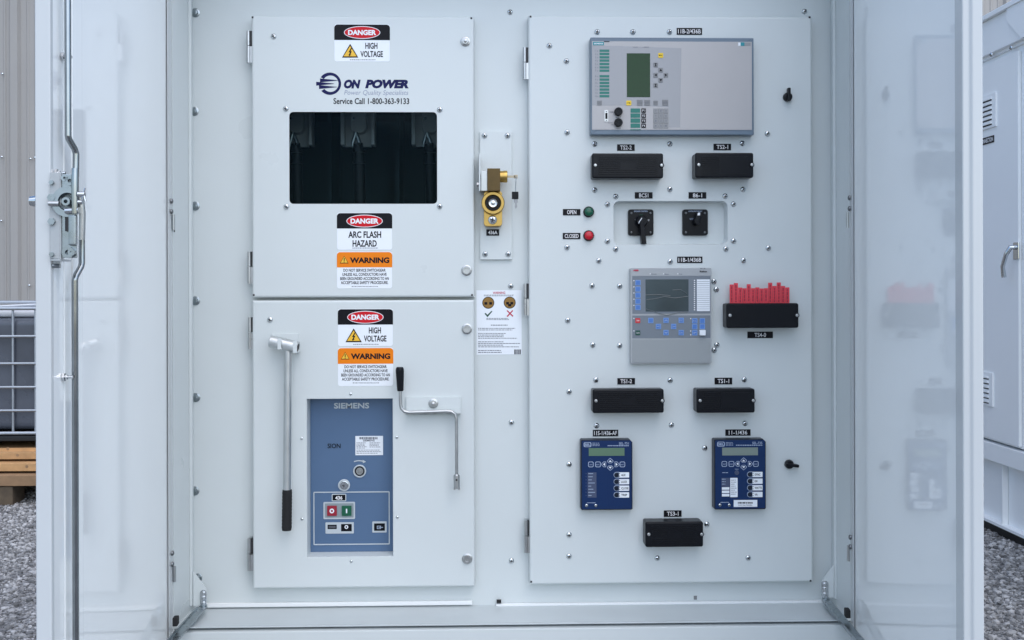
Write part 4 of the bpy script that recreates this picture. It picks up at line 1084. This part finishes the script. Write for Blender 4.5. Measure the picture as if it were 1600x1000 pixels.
# ================================================================== BLUE RELAYS
def relay_blue(left):
    ox, oy = (0, 0) if left else (834, -3)
    def q(a, b, c, d): return ((a + ox) / 4 + 860, (b + oy) / 4 + 660, (c + ox) / 4 + 860, (d + oy) / 4 + 660)
    def c2(a, b): return ((a + ox) / 4 + 860, (b + oy) / 4 + 660)
    yp = -.030; x, z = P(c2(347, 548)[0], c2(347, 548)[1])
    t = thing('digital_relay', 'blue relay with bright green display, on the lower left of the relay door' if left else 'blue meter relay with grey display and white barcode label, near the right knob', 'relay', (x, 0, z), 'dark blue relays low on the relay door')
    f = R(q(190, 107, 514, 548), yp); ch = .008
    pts = [(f[0] + .003, f[2]), (f[1] - .003, f[2]), (f[1], f[2] + .003), (f[1], f[3] - ch), (f[1] - ch, f[3]), (f[0] + .003, f[3]), (f[0], f[3] - .003), (f[0], f[2] + .003)]
    G().prism(pts, yp, .0005, .003).build('case', sel_case, t)
    y1 = yp - .0004; y2 = y1 - .0003
    plate(t, 'front_foil', q(197, 114, 507, 541), y1, yp + .0005, sel_blue, .003)
    def outline(g, pts, w_=.85):
        n = len(pts); cx = sum(p[0] for p in pts) / n; cz = sum(p[1] for p in pts) / n
        rr = max(math.hypot(p[0] - cx, p[1] - cz) for p in pts); k = 1 - w_ * S / rr * 1.25
        inn = [(cx + (a - cx) * k, cz + (b - cz) * k) for a, b in pts]
        g.faces([(a, y2, b) for a, b in pts] + [(a, y2, b) for a, b in inn], [(i, (i + 1) % n, n + (i + 1) % n, n + i) for i in range(n)])
    g = G(); outline(g, rrect(*R(q(208, 124, 256, 154), y2), .004), 1.1); text_into(g, 'SEL', q(215, 132, 249, 147), y2, .03)
    finish_text(g, 'maker_badge', sel_line, t)
    lettering(t, [('SEL-751' if left else 'SEL-735', q(428, 124, 490, 139))], y2, sel_line, .01, name='model_name')
    g = G(); dashes(g, q(262, 128, 312, 152), y2, 3, random.Random(2), .35, (4, 10), .1); dashes(g, q(358 if left else 326, 143, 492, 152), y2, 1, random.Random(4), .6, (3, 7), 0)
    finish_text(g, 'fine_print', sel_line, t)
    plate(t, 'display', q(240, 160, 463, 209), y2 - .0004, yp, lcd2 if left else lcd3, 0)
    if left:
        lettering(t, [('V=13.80 kV', q(255, 168, 350, 180))], y2 - .0007, MATS['green_lcd'], 0, name='display_text') if 0 else None
    for (a, b, c, d, s_) in ((236, 245, 270, 280, 'TARGET'), (280, 245, 315, 280, 'ESC'), (433, 245, 467, 280, 'ENT')):
        g = G(); outline(g, rrect(*R(q(a, b, c, d), y2), .004)); text_into(g, s_, q(a + 6, 260, c - 6, 268), y2, 0); finish_text(g, 'button', sel_line, t)
    for a, b, dr in ((336, 262, 'l'), (374, 242, 'u'), (374, 282, 'd'), (413, 262, 'r')):
        g = G(); s_ = 20; h_ = 17
        pt = {'l': [(-s_, 0), (-4, -h_), (s_ * .6, -h_), (s_ * .6, h_), (-4, h_)], 'r': [(s_, 0), (4, h_), (-s_ * .6, h_), (-s_ * .6, -h_), (4, -h_)],
              'u': [(0, -s_), (h_ * 1.1, -4), (h_ * 1.1, 4), (9, 13), (-9, 13), (-h_ * 1.1, 4), (-h_ * 1.1, -4)], 'd': [(0, s_), (-h_ * 1.1, 4), (-h_ * 1.1, -4), (-9, -13), (9, -13), (h_ * 1.1, -4), (h_ * 1.1, 4)]}[dr]
        outline(g, [P(*c2(a + i, b + j), y2) for i, j in pt])
        bt = finish_text(g, 'arrow_button', sel_line, t)
        tr_ = {'l': [(-7, 0), (5, -10), (5, 10)], 'r': [(7, 0), (-5, 10), (-5, -10)], 'u': [(0, -7), (10, 5), (-10, 5)], 'd': [(0, 7), (-10, -5), (10, -5)]}[dr]
        G().prism([P(*c2(a + i, b + j), y2) for i, j in tr_], y2 - .0002, y2 + .0002).build('arrow_symbol', sticker, bt)
    for k, (yc, wd) in enumerate(zip((328, 370, 411, 453), ('AUX', 'LOCK', 'CLOSE', 'TRIP') if left else ('SYNC', 'KW', 'WATTS', 'VA'))):
        g = G(); outline(g, rrect(*R(q(395, yc - 18, 440, yc + 18), y2), .0075, 6), .8); pl = finish_text(g, 'operator_button', sel_line, t)
        plate(pl, 'label_card', q(429, yc - 16, 492, yc + 17), y2 - .0003, y1, sticker, .001)
        c = cpx(*c2(412, yc), y2); g = G(); g.lathe(c, [(14 / 4 * S, -.0002), (14 / 4 * S, .002), (11 / 4 * S, .0026)], 18); g.build('push_cap', sel_case, pl)
        lettering(pl, [(wd, q(443, yc - 6, 443 + 9 * len(wd), yc + 8)), (':', q(431, yc - 11, 435, yc + 11))], y2 - .0006, ink, .02)
    if left:
        plate(t, 'label_strip', q(233, 313, 288, 470), y2 - .0002, y1, sel_strip)
        g = G(); rnd = random.Random(9)
        for k in range(8):
            r = R(q(237, 318 + 19.5 * k, 237 + rnd.uniform(18, 44), 322 + 19.5 * k), y2); g.faces([(r[0], y2 - .0005, r[2]), (r[1], y2 - .0005, r[2]), (r[1], y2 - .0005, r[3]), (r[0], y2 - .0005, r[3])], [(0, 1, 2, 3)])
        g.build('strip_text', sel_line, t, smooth=False)
        g = G()
        for k in range(8):
            c = P(*c2(223, 320 + 19.5 * k), y2); g.prism(ell(*c, .6 * S, .9 * S, 8), y2, y1 + .0001)
        g.build('target_light', sel_strip, t)
    else:
        plate(t, 'label_strip', q(236, 350, 284, 404), y2 - .0002, y1, sel_strip)
        for k in range(3): plate(t, 'small_label', q(238, 408 + 21 * k, 285, 424 + 21 * k), y2 - .0003, y1, sticker)
        ls = plate(t, 'long_label', q(290, 350, 336, 470), y2 - .0003, y1, sticker, .001)
        g = G(); dashes(g, q(294, 362, 332, 462), y2 - .0006, 8, random.Random(12), .28, (6, 14), .4); finish_text(g, 'fine_print', inkgrey, ls)
        g = G(); dashes(g, q(238, 356, 262, 402), y2 - .0006, 3, random.Random(1), .25, (6, 9), .1); dashes(g, q(240, 315, 276, 320), y2 - .0003, 1, random.Random(1), .8, (6, 9), 0)
        text_into(g, 'TEST', q(318, 293, 343, 301), y2, 0); finish_text(g, 'strip_text', sel_line, t)
        c = cpx(*c2(331, 317), y2); g = G(); g.lathe(c, [(14 / 4 * S, 0), (14 / 4 * S, .0012), (11 / 4 * S, .0012), (11 / 4 * S, .0004), (2 / 4 * S, .0004), (2 / 4 * S, .001)], 20); g.build('optical_port', sel_strip, t)
        bl = plate(t, 'barcode_label', q(312, 488, 459, 531), y2 - .0003, y1, sticker)
        g = G(); xx = 337; rnd = random.Random(6)
        while xx < 430:
            w_ = rnd.choice((2, 3, 4, 6)); r = R(q(xx, 500, xx + w_, 511), y2); g.faces([(r[0], y2 - .0006, r[2]), (r[1], y2 - .0006, r[2]), (r[1], y2 - .0006, r[3]), (r[0], y2 - .0006, r[3])], [(0, 1, 2, 3)]); xx += w_ + rnd.choice((1.6, 2.2, 3))
        g.build('barcode', ink, bl, smooth=False)
        lettering(bl, [('3222670086', q(340, 516, 428, 525))], y2 - .0006, inkgrey, 0)
    for a in (226, 284): put(SMALLSCREW, 'screw', t, cpx(*c2(a, 519), y1))
    g = G()
    r = R(q(228, 501, 282, 504), y2); g.faces([(r[0], y2, r[2]), (r[1], y2, r[2]), (r[1], y2, r[3]), (r[0], y2, r[3])], [(0, 1, 2, 3)]); g.build('link_line', sel_line, t, smooth=False)
relay_blue(True); relay_blue(False)

# ================================================================== TEST SWITCHES
def test_switch(front, label, ribs, tags=False):
    a, b, c, d = front; yp = -.050
    x, z = P((a + c) / 2, d)
    t = thing('test_switch', label, 'test switch', (x, 0, z), 'black test switch covers on the relay door')
    f = R(front, yp)
    G().prism(rrect(f[0] + .0012, f[1] - .0012, f[2] + .0012, f[3] - .0012, .004), -.012, .0005, .001).build('base', blackm, t)
    g = G(); g.prism(rrect(*f, .0055), yp, -.0118, .0048, seg=3)
    cx, cy = (a + c) / 2, (b + d) / 2; wd, ht = c - a, d - b
    if ribs:
        xs0, xs1 = a + 10, (c - 10 if ribs == 'full' else a + wd * .40)
        for k in range(9):
            yy = b + ht * (.17 + .66 * k / 8)
            segs = [(xs0, xs1)]
            if ribs == 'full' and 2 < k < 6: segs = [(xs0, cx - 13), (cx + 13, xs1)]
            for s0, s1 in segs:
                q = R((s0, yy - 1.0, s1, yy + 1.0), yp); g.prism(rrect(q[0], q[1], q[2], q[3], .0008, 2), yp - .0014, yp + .001, .0005)
        q = R((cx - 12, cy - 6, cx + 12, cy + 6), yp) if ribs == 'full' else R((a + wd * .42, b + 6, c - 9, d - 6), yp)
        g.prism(rrect(*q, .001), yp - .0008, yp + .001, .0004)
    CV = g.build('cover', blackm, t)
    for px in (a + 5.2, c - 2.8):
        g = G(); cc = cpx(px, cy - .5, yp); 
        if px > cx: g.lathe((cc.x, yp + .012, cc.z), [(.0068, 0), (.0068, .0125), (.006, .0135)], 18)
        g.lathe((cc.x, yp - .001, cc.z), [(.0042, -.001), (.0042, .002), (.003, .003)], 14, mi=1)
        g.build('thumb_screw', [blackm, steel], t)
    if tags:
        tops = (258, 249, 277, 281, 256, 281, 276, 283, 281, 247, 267, 245, 267, 276)
        for k, tp in enumerate(tops):
            x0_ = (1120 + 26.8 * k) / 4 + 860; y_ = -.026 - .0012 * (k % 3); r = R((x0_ + .25, tp / 4 + 380, x0_ + 6.5, 474.5), y_)
            g = G(); g.box(r[0], r[1], y_, y_ + .003, r[2] - .004, r[3], .0006); tg = g.build('red_tag', redtag, t)
            g = G(); q0 = tp / 4 + 380 + 3
            while q0 < 471:
                h_ = random.uniform(2.5, 6); r = R((x0_ + 2.2, q0, x0_ + 4.2, min(q0 + h_, 472)), y_); g.faces([(r[0], y_ - .0003, r[2]), (r[1], y_ - .0003, r[2]), (r[1], y_ - .0003, r[3]), (r[0], y_ - .0003, r[3])], [(0, 1, 2, 3)]); q0 += h_ + 1.2
            g.build('tag_text', tag_ink, tg, smooth=False)
test_switch((925, 239.3, 1036.5, 278.5), 'wide ribbed black test switch cover under nameplate TS2-2', 'full')
test_switch((1086.5, 238.5, 1177.5, 277.7), 'narrow black test switch cover under nameplate TS2-1', 'left')
test_switch((926, 608, 1037.5, 645.5), 'wide ribbed black test switch cover under nameplate TS1-2', 'full')
test_switch((1088.5, 607.5, 1179.7, 645.2), 'narrow black test switch cover under nameplate TS1-1', 'left')
test_switch((1008.5, 815.5, 1099, 855), 'narrow ribbed black test switch cover lowest on the door, under nameplate TS3-1', 'full')
test_switch((1135.3, 473.8, 1248, 512.6), 'smooth black test switch cover with red tags standing above it', None, True)

# ================================================================== LAMPS AND ROTARY SWITCHES
for px, py, m, lb in ((919.6, 331.2, lens_green, 'round green indicator lamp beside nameplate OPEN'), (919.6, 368.3, lens_red, 'round red indicator lamp beside nameplate CLOSED')):
    c = cpx(px, py); t = thing('indicator_lamp', lb, 'indicator lamp', c, 'indicator lamps beside the switch recess')
    g = G(); g.lathe(c, [(.0148, -.0004), (.0148, .006), (.0138, .0072), (.0122, .0072), (.0122, .004)], 28); g.build('bezel', blackm, t)
    g = G(); g.lathe(c, [(.0121, .003), (.0121, .012), (.0112, .0142), (.008, .0158), (.003, .0163)], 28); g.build('lens', m, t)
for (r, kind) in (((981.7, 327, 1021.3, 368), 'pistol'), ((1066.8, 327, 1106.3, 368), 'plain')):
    y0 = dp; x, z = P((r[0] + r[2]) / 2, r[3], y0)
    t = thing('rotary_switch', 'black rotary switch with long handle hanging down, left in the recess' if kind == 'pistol' else 'black rotary switch with short knob, right in the recess', 'switch', (x, y0, z), 'rotary switches in the white recess')
    yp = y0 - .010; f = R(r, yp)
    G().prism(rrect(*f, .007), yp, y0 + .0005, .002).build('escutcheon', blackm, t)
    lettering(t, [('BREAKER CONTROL' if kind == 'pistol' else 'LOCK-OUT RELAY', (r[0] + 9, r[1] + 2, r[2] - 9, r[1] + 4.2))], yp - .0003, sel_line, .02)
    for a in (r[0] + 5, r[2] - 5):
        for b in (r[1] + 6, r[3] - 5): put(HSCREW, 'screw', t, cpx(a, b, yp)).scale = (.5, .5, .5)
    cx, cy = r[0] + 20, r[1] + 19
    g = G(); c = cpx(cx, cy, yp); hk = 1 if kind == 'pistol' else .62; g.lathe(c, [(.017 * hk, -.0005), (.017 * hk, .008), (.015 * hk, .012), (.013 * hk, .022)], 24)
    if kind == 'pistol':
        for wd_, rr_ in (('TRIP', (r[0] + 10, r[1] + 16, r[0] + 15, r[1] + 18.4)), ('CLOSE', (r[0] + 27, r[1] + 16, r[0] + 33, r[1] + 18.4))): lettering(t, [(wd_, rr_)], yp - .0003, plate_white, 0, name='position_print')
        plate(t, 'green_flag', (cx - 2.6, r[1] + 8, cx + 2.6, r[1] + 11.5), yp - .0004, yp + .0003, tick_green)
        g.build('hub', blackm, t)
        yh = yp - .030
        g = G(); a1, a2 = cpx(1001.5, 340, yh), cpx(1006.3, 381, yh)
        v = [P(999.5, 341, yh), P(1002, 337.5, yh), P(1006, 339.5, yh), P(1010.5, 381, yh), P(1002.8, 381, yh)]
        g.prism(v, yh, yp - .006, .002); hd = g.build('handle', blackm, t)
        G().prism([P(997.5, 350, yh), P(998.2, 346.5, yh), P(1002.8, 340, yh), P(1003.4, 341, yh), P(1000.2, 345.5, yh)], yh - .0006, yh + .001).build('pointer_mark', sticker, hd)
    else:
        lettering(t, [('RESET', (r[0] + 11, r[1] + 14, r[0] + 17, r[1] + 16.4))], yp - .0003, sel_line, 0, name='position_print')
        g.build('hub', blackm, t)
        yh = yp - .028; g = G(); v = [P(1085.5, 347, yh), P(1087.5, 338, yh), P(1090, 331.6, yh), P(1095, 331.4, yh), P(1096.2, 337, yh), P(1094.5, 349, yh), P(1089, 352, yh)]
        g.prism(v, yh, yp - .006, .003); hd = g.build('handle', blackm, t)
        G().prism([P(1089.8, 336.4, yh), P(1090.4, 332.6, yh), P(1094, 332.2, yh), P(1093.6, 336.4, yh)], yh - .0006, yh + .001).build('pointer_mark', sticker, hd)

# ================================================================== BREAKER FRONT
def breaker():
    y0 = DB; y1 = y0 - .0008; y2 = y1 - .0004
    def q(a, b, c, d): return (a / 3.706 + 470, b / 3.706 + 610, c / 3.706 + 470, d / 3.706 + 610)
    def c2(a, b): return (a / 3.706 + 470, b / 3.706 + 610)
    x, z = P(548, 870, y0)
    t = thing('circuit_breaker', 'blue circuit breaker front set behind the opening of the lower inner door', 'circuit breaker', (x, y0, z))
    x0, x1, z0, z1 = h_brk
    g = G(); g.box(x0 + .0016, x1 - .0016, y0, y0 + .05, z0 + .0016, z1 - .0016); g.build('front_plate', brk_blue, t)
    lettering(t, [('SIEMENS', q(192, 72, 396, 105))], y2, brk_grey, .03, name='maker_name')
    lettering(t, [('SION', q(155, 308, 230, 335))], y2, blackv, .012, name='type_name')
    lab = plate(t, 'rating_label', q(316, 264, 476, 375), y2, y0 + .0003, sticker)
    g = G(); text_into(g, 'SIEMENS', q(360, 284, 428, 296), y2 - .0003, .03); xx = 338
    rnd = random.Random(3)
    while xx < 446:
        w_ = rnd.choice((3, 5, 8)); r = R(q(xx, 270, xx + w_, 283), y2); g.faces([(r[0], y2 - .0003, r[2]), (r[1], y2 - .0003, r[2]), (r[1], y2 - .0003, r[3]), (r[0], y2 - .0003, r[3])], [(0, 1, 2, 3)]); xx += w_ + 2
    dashes(g, q(322, 302, 388, 340), y2 - .0003, 5, rnd, .4, (3, 8), .3); dashes(g, q(398, 302, 470, 334), y2 - .0003, 4, rnd, .4, (3, 8), .3); dashes(g, q(322, 344, 470, 371), y2 - .0003, 3, rnd, .35, (4, 9), .3)
    finish_text(g, 'label_text', inkgrey, lab)
    g = G(); pts = []
    for k in range(9):
        f = k / 8; pts.append((308 + 54 * f, 417 - 10 * math.sin(math.pi * (.15 + .65 * f))))
    up = [P(*c2(a, b - 3), y2) for a, b in pts]; dn = [P(*c2(a, b + 3), y2) for a, b in pts]
    g.faces([(p[0], y2, p[1]) for p in up + dn], [(i, i + 1, 9 + i + 1, 9 + i) for i in range(8)])
    g.faces([(p[0], y2 - .0002, p[1]) for p in (P(*c2(358, 402), y2), P(*c2(378, 413), y2), P(*c2(360, 421), y2))], [(0, 1, 2)])
    g.build('direction_arrow', brk_grey, t, smooth=False)
    for a, b, ro, ri, kind in ((341, 467, 37, 29, 'socket'), (251, 548, 34, 25, 'lock')):
        c = cpx(*c2(a, b), y1); k_ = S / 3.706 * (D + y0) / D
        g = G(); g.lathe(c, [(ro * k_, -.001), (ro * k_, .003), ((ri + 2) * k_, .004), (ri * k_, .003), (ri * k_, -.001)], 28); bz = g.build('bezel_ring', brk_grey, t)
        g = G()
        if kind == 'socket':
            g.lathe(c, [(ri * k_, -.0005), (ri * k_, .0006)], 28); g.lathe(c, [(ri * .7 * k_, 0), (ri * .7 * k_, .0026), (ri * .35 * k_, .0026), (ri * .3 * k_, .001)], 16, mi=1)
            g.lathe(c, [(ri * .22 * k_, 0), (ri * .18 * k_, .004)], 12, mi=1); g.build('crank_socket', [darkslot, steel], bz)
        else:
            g.lathe(c, [(ri * k_, -.0005), (ri * k_, .0045), (ri * .85 * k_, .0055)], 24); g.box(c.x - .0012, c.x + .0012, y1 - .0062, y1 - .004, c.z - .005, c.z + .001, mi=1); g.box(c.x - .005, c.x - .002, y1 - .0062, y1 - .004, c.z - .0015, c.z + .0005, mi=1); g.build('lock_cylinder', [chrome, darkslot], bz)
    def frame(name, a, b, c, d, w_, m=brk_grey):
        o_ = R(q(a, b, c, d), y2); i_ = R(q(a + w_, b + w_, c - w_, d - w_), y2)
        return G().prism(rrect(*o_, .003), y2 - .0002, y0 + .0003, holes=[rrect(*i_, .0015)]).build(name, m, t)
    frame('control_frame', 73, 586, 515, 894, 6)
    pl = frame('number_frame', 179, 599, 263, 642, 5); plate(pl, 'number_plate', q(184, 604, 258, 637), y2 - .0001, y0 + .0003, plate_black); lettering(pl, [('436', q(200, 611, 241, 633))], y2 - .0006, plate_white, .03)
    p1 = frame('button_frame', 131, 646, 314, 745, 8); plate(p1, 'inset', q(139, 654, 306, 737), y1, y0 + .0003, brk_inner)
    for a, m, sy in ((152, btn_red, 'O'), (237, btn_green, 'I')):
        bt = plate(t, 'push_button', q(a, 669, a + 56, 727), y2 - .0035, y0, m, .001, .001)
        cc = cpx(*c2(a + 28, 698), y2 - .0035); g = G()
        if sy == 'O': g.lathe(cc, [(.0065, -.0002), (.0065, .0005), (.0032, .0005), (.0032, -.0002)], 20)
        else: g.box(cc.x - .0018, cc.x + .0018, cc.y - .0005, cc.y + .0002, cc.z - .0062, cc.z + .0062)
        g.build('symbol', sticker, bt)
    p2 = plate(t, 'indicator_frame', q(143, 764, 307, 829), y2, y0 + .0003, brk_grey, .002)
    w1 = plate(p2, 'counter_window', q(155, 778, 208, 803), y2 - .0003, y2 + .0002, plate_black, .001); w2 = plate(p2, 'position_window', q(233, 774, 295, 816), y2 - .0003, y2 + .0002, plate_black, .001)
    lettering(p2, [('00000', q(161, 785, 202, 797))], y2 - .0006, inkgrey, .02)
    cc = cpx(*c2(264, 791), y2 - .0003); g = G(); g.lathe(cc, [(.0052, -.0001), (.0052, .0003), (.0026, .0003), (.0026, -.0001)], 20); g.build('position_symbol', sticker, p2)
    p3 = plate(t, 'indicator_frame', q(414, 759, 497, 823), y2, y0 + .0003, brk_grey, .002); plate(p3, 'spring_window', q(424, 770, 487, 813), y2 - .0003, y2 + .0002, plate_black, .001)
    g = G(); 
    for r in (q(441, 784, 445, 802), q(445, 784, 464, 787), q(445, 799, 464, 802), q(450, 791, 476, 795), q(460, 787, 464, 799)):
        r = R(r, y2); g.box(r[0], r[1], y2 - .0006, y2 - .0002, r[2], r[3])
    g.build('spring_symbol', sel_line, p3)
breaker()

# ================================================================== LEVER AND CRANK
def lever():
    y = -.034; x, z = P(448, 828, y)
    t = thing('operating_lever', 'long straight steel lever with black grip hanging left of the blue breaker', 'lever', (x, y, z))
    a, b = cpx(422, 533.5, y), cpx(466, 543, y); a.y += .004; b.y -= .004
    g = G(); d = (b - a).normalized()
    g.tube([a, a + d * .002, b - d * .002, b], [.0155, .0168, .0168, .0155], 24)
    g.tube([b - d * .001, b + d * .0004], [.0105, .0105], 16, mi=1); g.build('head_tube', [alu, darkslot], t)
    g = G(); g.tube([cpx(450, 541, y), cpx(448.5, 765, y)], .0106, 20); g.build('shaft', alu, t)
    p0, p1 = cpx(448.8, 765, y), cpx(448, 828.5, y); g = G()
    pth = [p0.lerp(p1, k / 24) for k in range(25)]; g.tube(pth, [(.0128 if k % 2 else .0134) if 0 < k < 24 else .0122 for k in range(25)], 20); g.build('grip', gasket, t)
lever()
def crank():
    y = -.022; x, z = P(713, 766, y)
    t = thing('crank_handle', 'bent steel crank handle with black plastic grip right of the blue breaker', 'crank handle', (x, y, z))
    pts = [(625.5, 608), (626, 632), (627.5, 638.5), (632, 643), (639, 644.5), (697, 642.5), (705, 643), (711, 647), (713.3, 655), (713.5, 745)]
    path = [cpx(a, b, y - .012) for a, b in pts]
    g = G(); g.tube(path, .0046, 14); g.build('rod', steel, t)
    p0, p1 = cpx(624.6, 573.5, y - .012), cpx(625.6, 611, y - .012)
    g = G(); g.tube([p0, p0.lerp(p1, .05), p0.lerp(p1, .15), p0.lerp(p1, .95), p1], [.008, .0105, .0115, .0088, .008], 18); g.build('grip', blackm, t)
    p0, p1 = cpx(713.5, 741, y - .012), cpx(713.8, 763, y - .012)
    g = G(); g.tube([p0, p0.lerp(p1, .08), p1], [.0065, .0085, .0085], 16)
    for dx in (-.006, .006): g.box(p1.x + dx - .0025, p1.x + dx + .0025, p1.y - .006, p1.y + .006, p1.z - .0035, p1.z)
    g.lathe((p0.x, p0.y - .0084, p0.z - .014), [(.0028, -.001), (.0028, .0004)], 10, mi=1); g.build('socket', [steel, darkslot], t)
crank()

# ================================================================== KEY INTERLOCK
def interlock():
    yb = YB - .009
    x, z = P(775, 405, YB)
    t = thing('key_interlock', 'brass key interlock with round eye on a white mounting plate between the inner doors', 'interlock', (x, YB, z))
    def q(a, b, c, d): return (a / 4.345 + 730, b / 4.345 + 190, c / 4.345 + 730, d / 4.345 + 190)
    mp = plate(t, 'mounting_plate', q(87, 64, 303, 936), yb, YB + .0005, white, .001, .001)
    for px, py in ((757, 212), (793, 212), (758, 397), (794, 397)): put(SCREW, 'screw', mp, cpx(px, py, yb), random.random() * 3)
    g = G(); r = R(q(80, 218, 96, 470), -.035); g.box(r[0], r[0] + .004, -.038, yb, r[2], r[3], .001); r2 = R(q(80, 218, 100, 470), yb - .003); g.box(r2[0], r2[1] + .01, yb - .003, yb + .0005, r2[2], r2[3])
    br = g.build('angle_bracket', white, t); c = cpx(746, 289, -.01); g = G(); g.tube([(r[0] + .001, -.012, c.z), (r[0] - .006, -.012, c.z)], .0065, 6); g.build('side_bolt', steel, br)
    r = R(q(94, 335, 137, 470), -.03); g = G(); g.box(r[0], r[1], -.030, yb - .0032, r[2], r[3], .001); g.build('spacer_block', steel, t)
    r = R(q(136, 317, 224, 470), -.04); g = G(); g.box(r[0], r[1], -.040, yb - .0034, r[2], r[3], .0015); g.build('lock_body', brown, t)
    p0, p1 = cpx(781, 276, -.018), cpx(792.8, 276, -.018); L_ = p1.x - p0.x
    g = G(); g.lathe((p0.x, -.018, p0.z), [(.0155, 0), (.0155, L_ * .45), (.0163, L_ * .5), (.0163, L_ * .9), (.0150, L_)], 24, axis='x'); g.build('lock_barrel', brass, t)
    # lower tab with round eye
    f = R(q(113, 470, 237, 711), -.012); g = G(); g.prism(rrect(*f, .009), -.012, yb - .003, .0015); g.build('tab', brass, t)
    c = cpx(770.3, 317.5, -.012); k = S / 4.345
    g = G(); g.lathe((c.x, -.0118, c.z), [(78 * k, -.006), (78 * k, .010), (73 * k, .0125), (56 * k, .0125), (51 * k, .010), (51 * k, -.004)], 36); g.build('eye_ring', brass, t)
    g = G(); g.lathe((c.x, -.0118, c.z), [(50 * k, 0), (50 * k, .006), (34 * k, .006)], 32); g.lathe((c.x, -.0118, c.z), [(34 * k, .004), (33 * k, .011), (28 * k, .013), (20 * k, .012), (20 * k, .008)], 28, mi=1)
    g.lathe((c.x, -.0118, c.z), [(16 * k, .006), (14 * k, .014), (6 * k, .0155)], 20, mi=1); g.build('plunger', [blackm, zinc], t)
    c = cpx(769.6, 343.5, -.012); o = put(dome_screw(.0125, .006), 'screw', t, c, .2)
    np_ = plate(t, 'number_plate', q(130, 731, 217, 774), yb - .0016, yb + .0003, plate_black); lettering(np_, [('436A', q(143, 740, 205, 765))], yb - .0020, plate_white, .03)
    # the key in its lock and the tagged key hanging from it
    yk = -.018; a, b = cpx(792.8, 276, yk), cpx(806.5, 277, yk)
    t2 = thing('key', 'steel key in the brass lock with a black tagged spare dangling on a wire', 'key', (a.x, yk, a.z))
    g = G(); g.box(a.x - .001, b.x - .003, yk - .001, yk + .001, a.z - .003, a.z + .003); g.box(b.x - .006, b.x + .004, yk - .001, yk + .001, a.z - .005, a.z + .005, .0008); g.build('key_in_lock', MATS['dull_key_steel'] if 'dull_key_steel' in MATS else mat('dull_brass_key', (.42, .36, .26), .4, metal=.6), t2)
    g = G(); g.tube([(b.x, yk - .002, b.z + .002), (b.x - .001, yk - .004, b.z - .01), cpx(805.3, 301, yk - .004)], .0011, 6); g.build('wire', bolt_zinc, t2)
    r = R(q(303, 479, 348, 524), yk - .004); g = G(); g.box(r[0], r[1], yk - .008, yk - .002, r[2] - .001, r[3] + .001, .0012); kh = g.build('key_head', blackm, t2)
    c = cpx(805, 303.5, yk - .007); g = G(); g.lathe(c, [(.003, -.001), (.003, .0005)], 12); g.build('eyelet', plate_white, kh)
    g = G(); g.prism([P(*p, yk - .006) for p in ((802.6, 309), (808.8, 309), (808.8, 316), (807.6, 318), (808, 323), (806, 326.5), (804.4, 323), (804.8, 318), (803.2, 316))], yk - .0055, yk - .0035, .0004); g.build('key_blade', mat('dull_key_steel', (.30, .31, .32), .4, metal=.5), t2)
interlock()
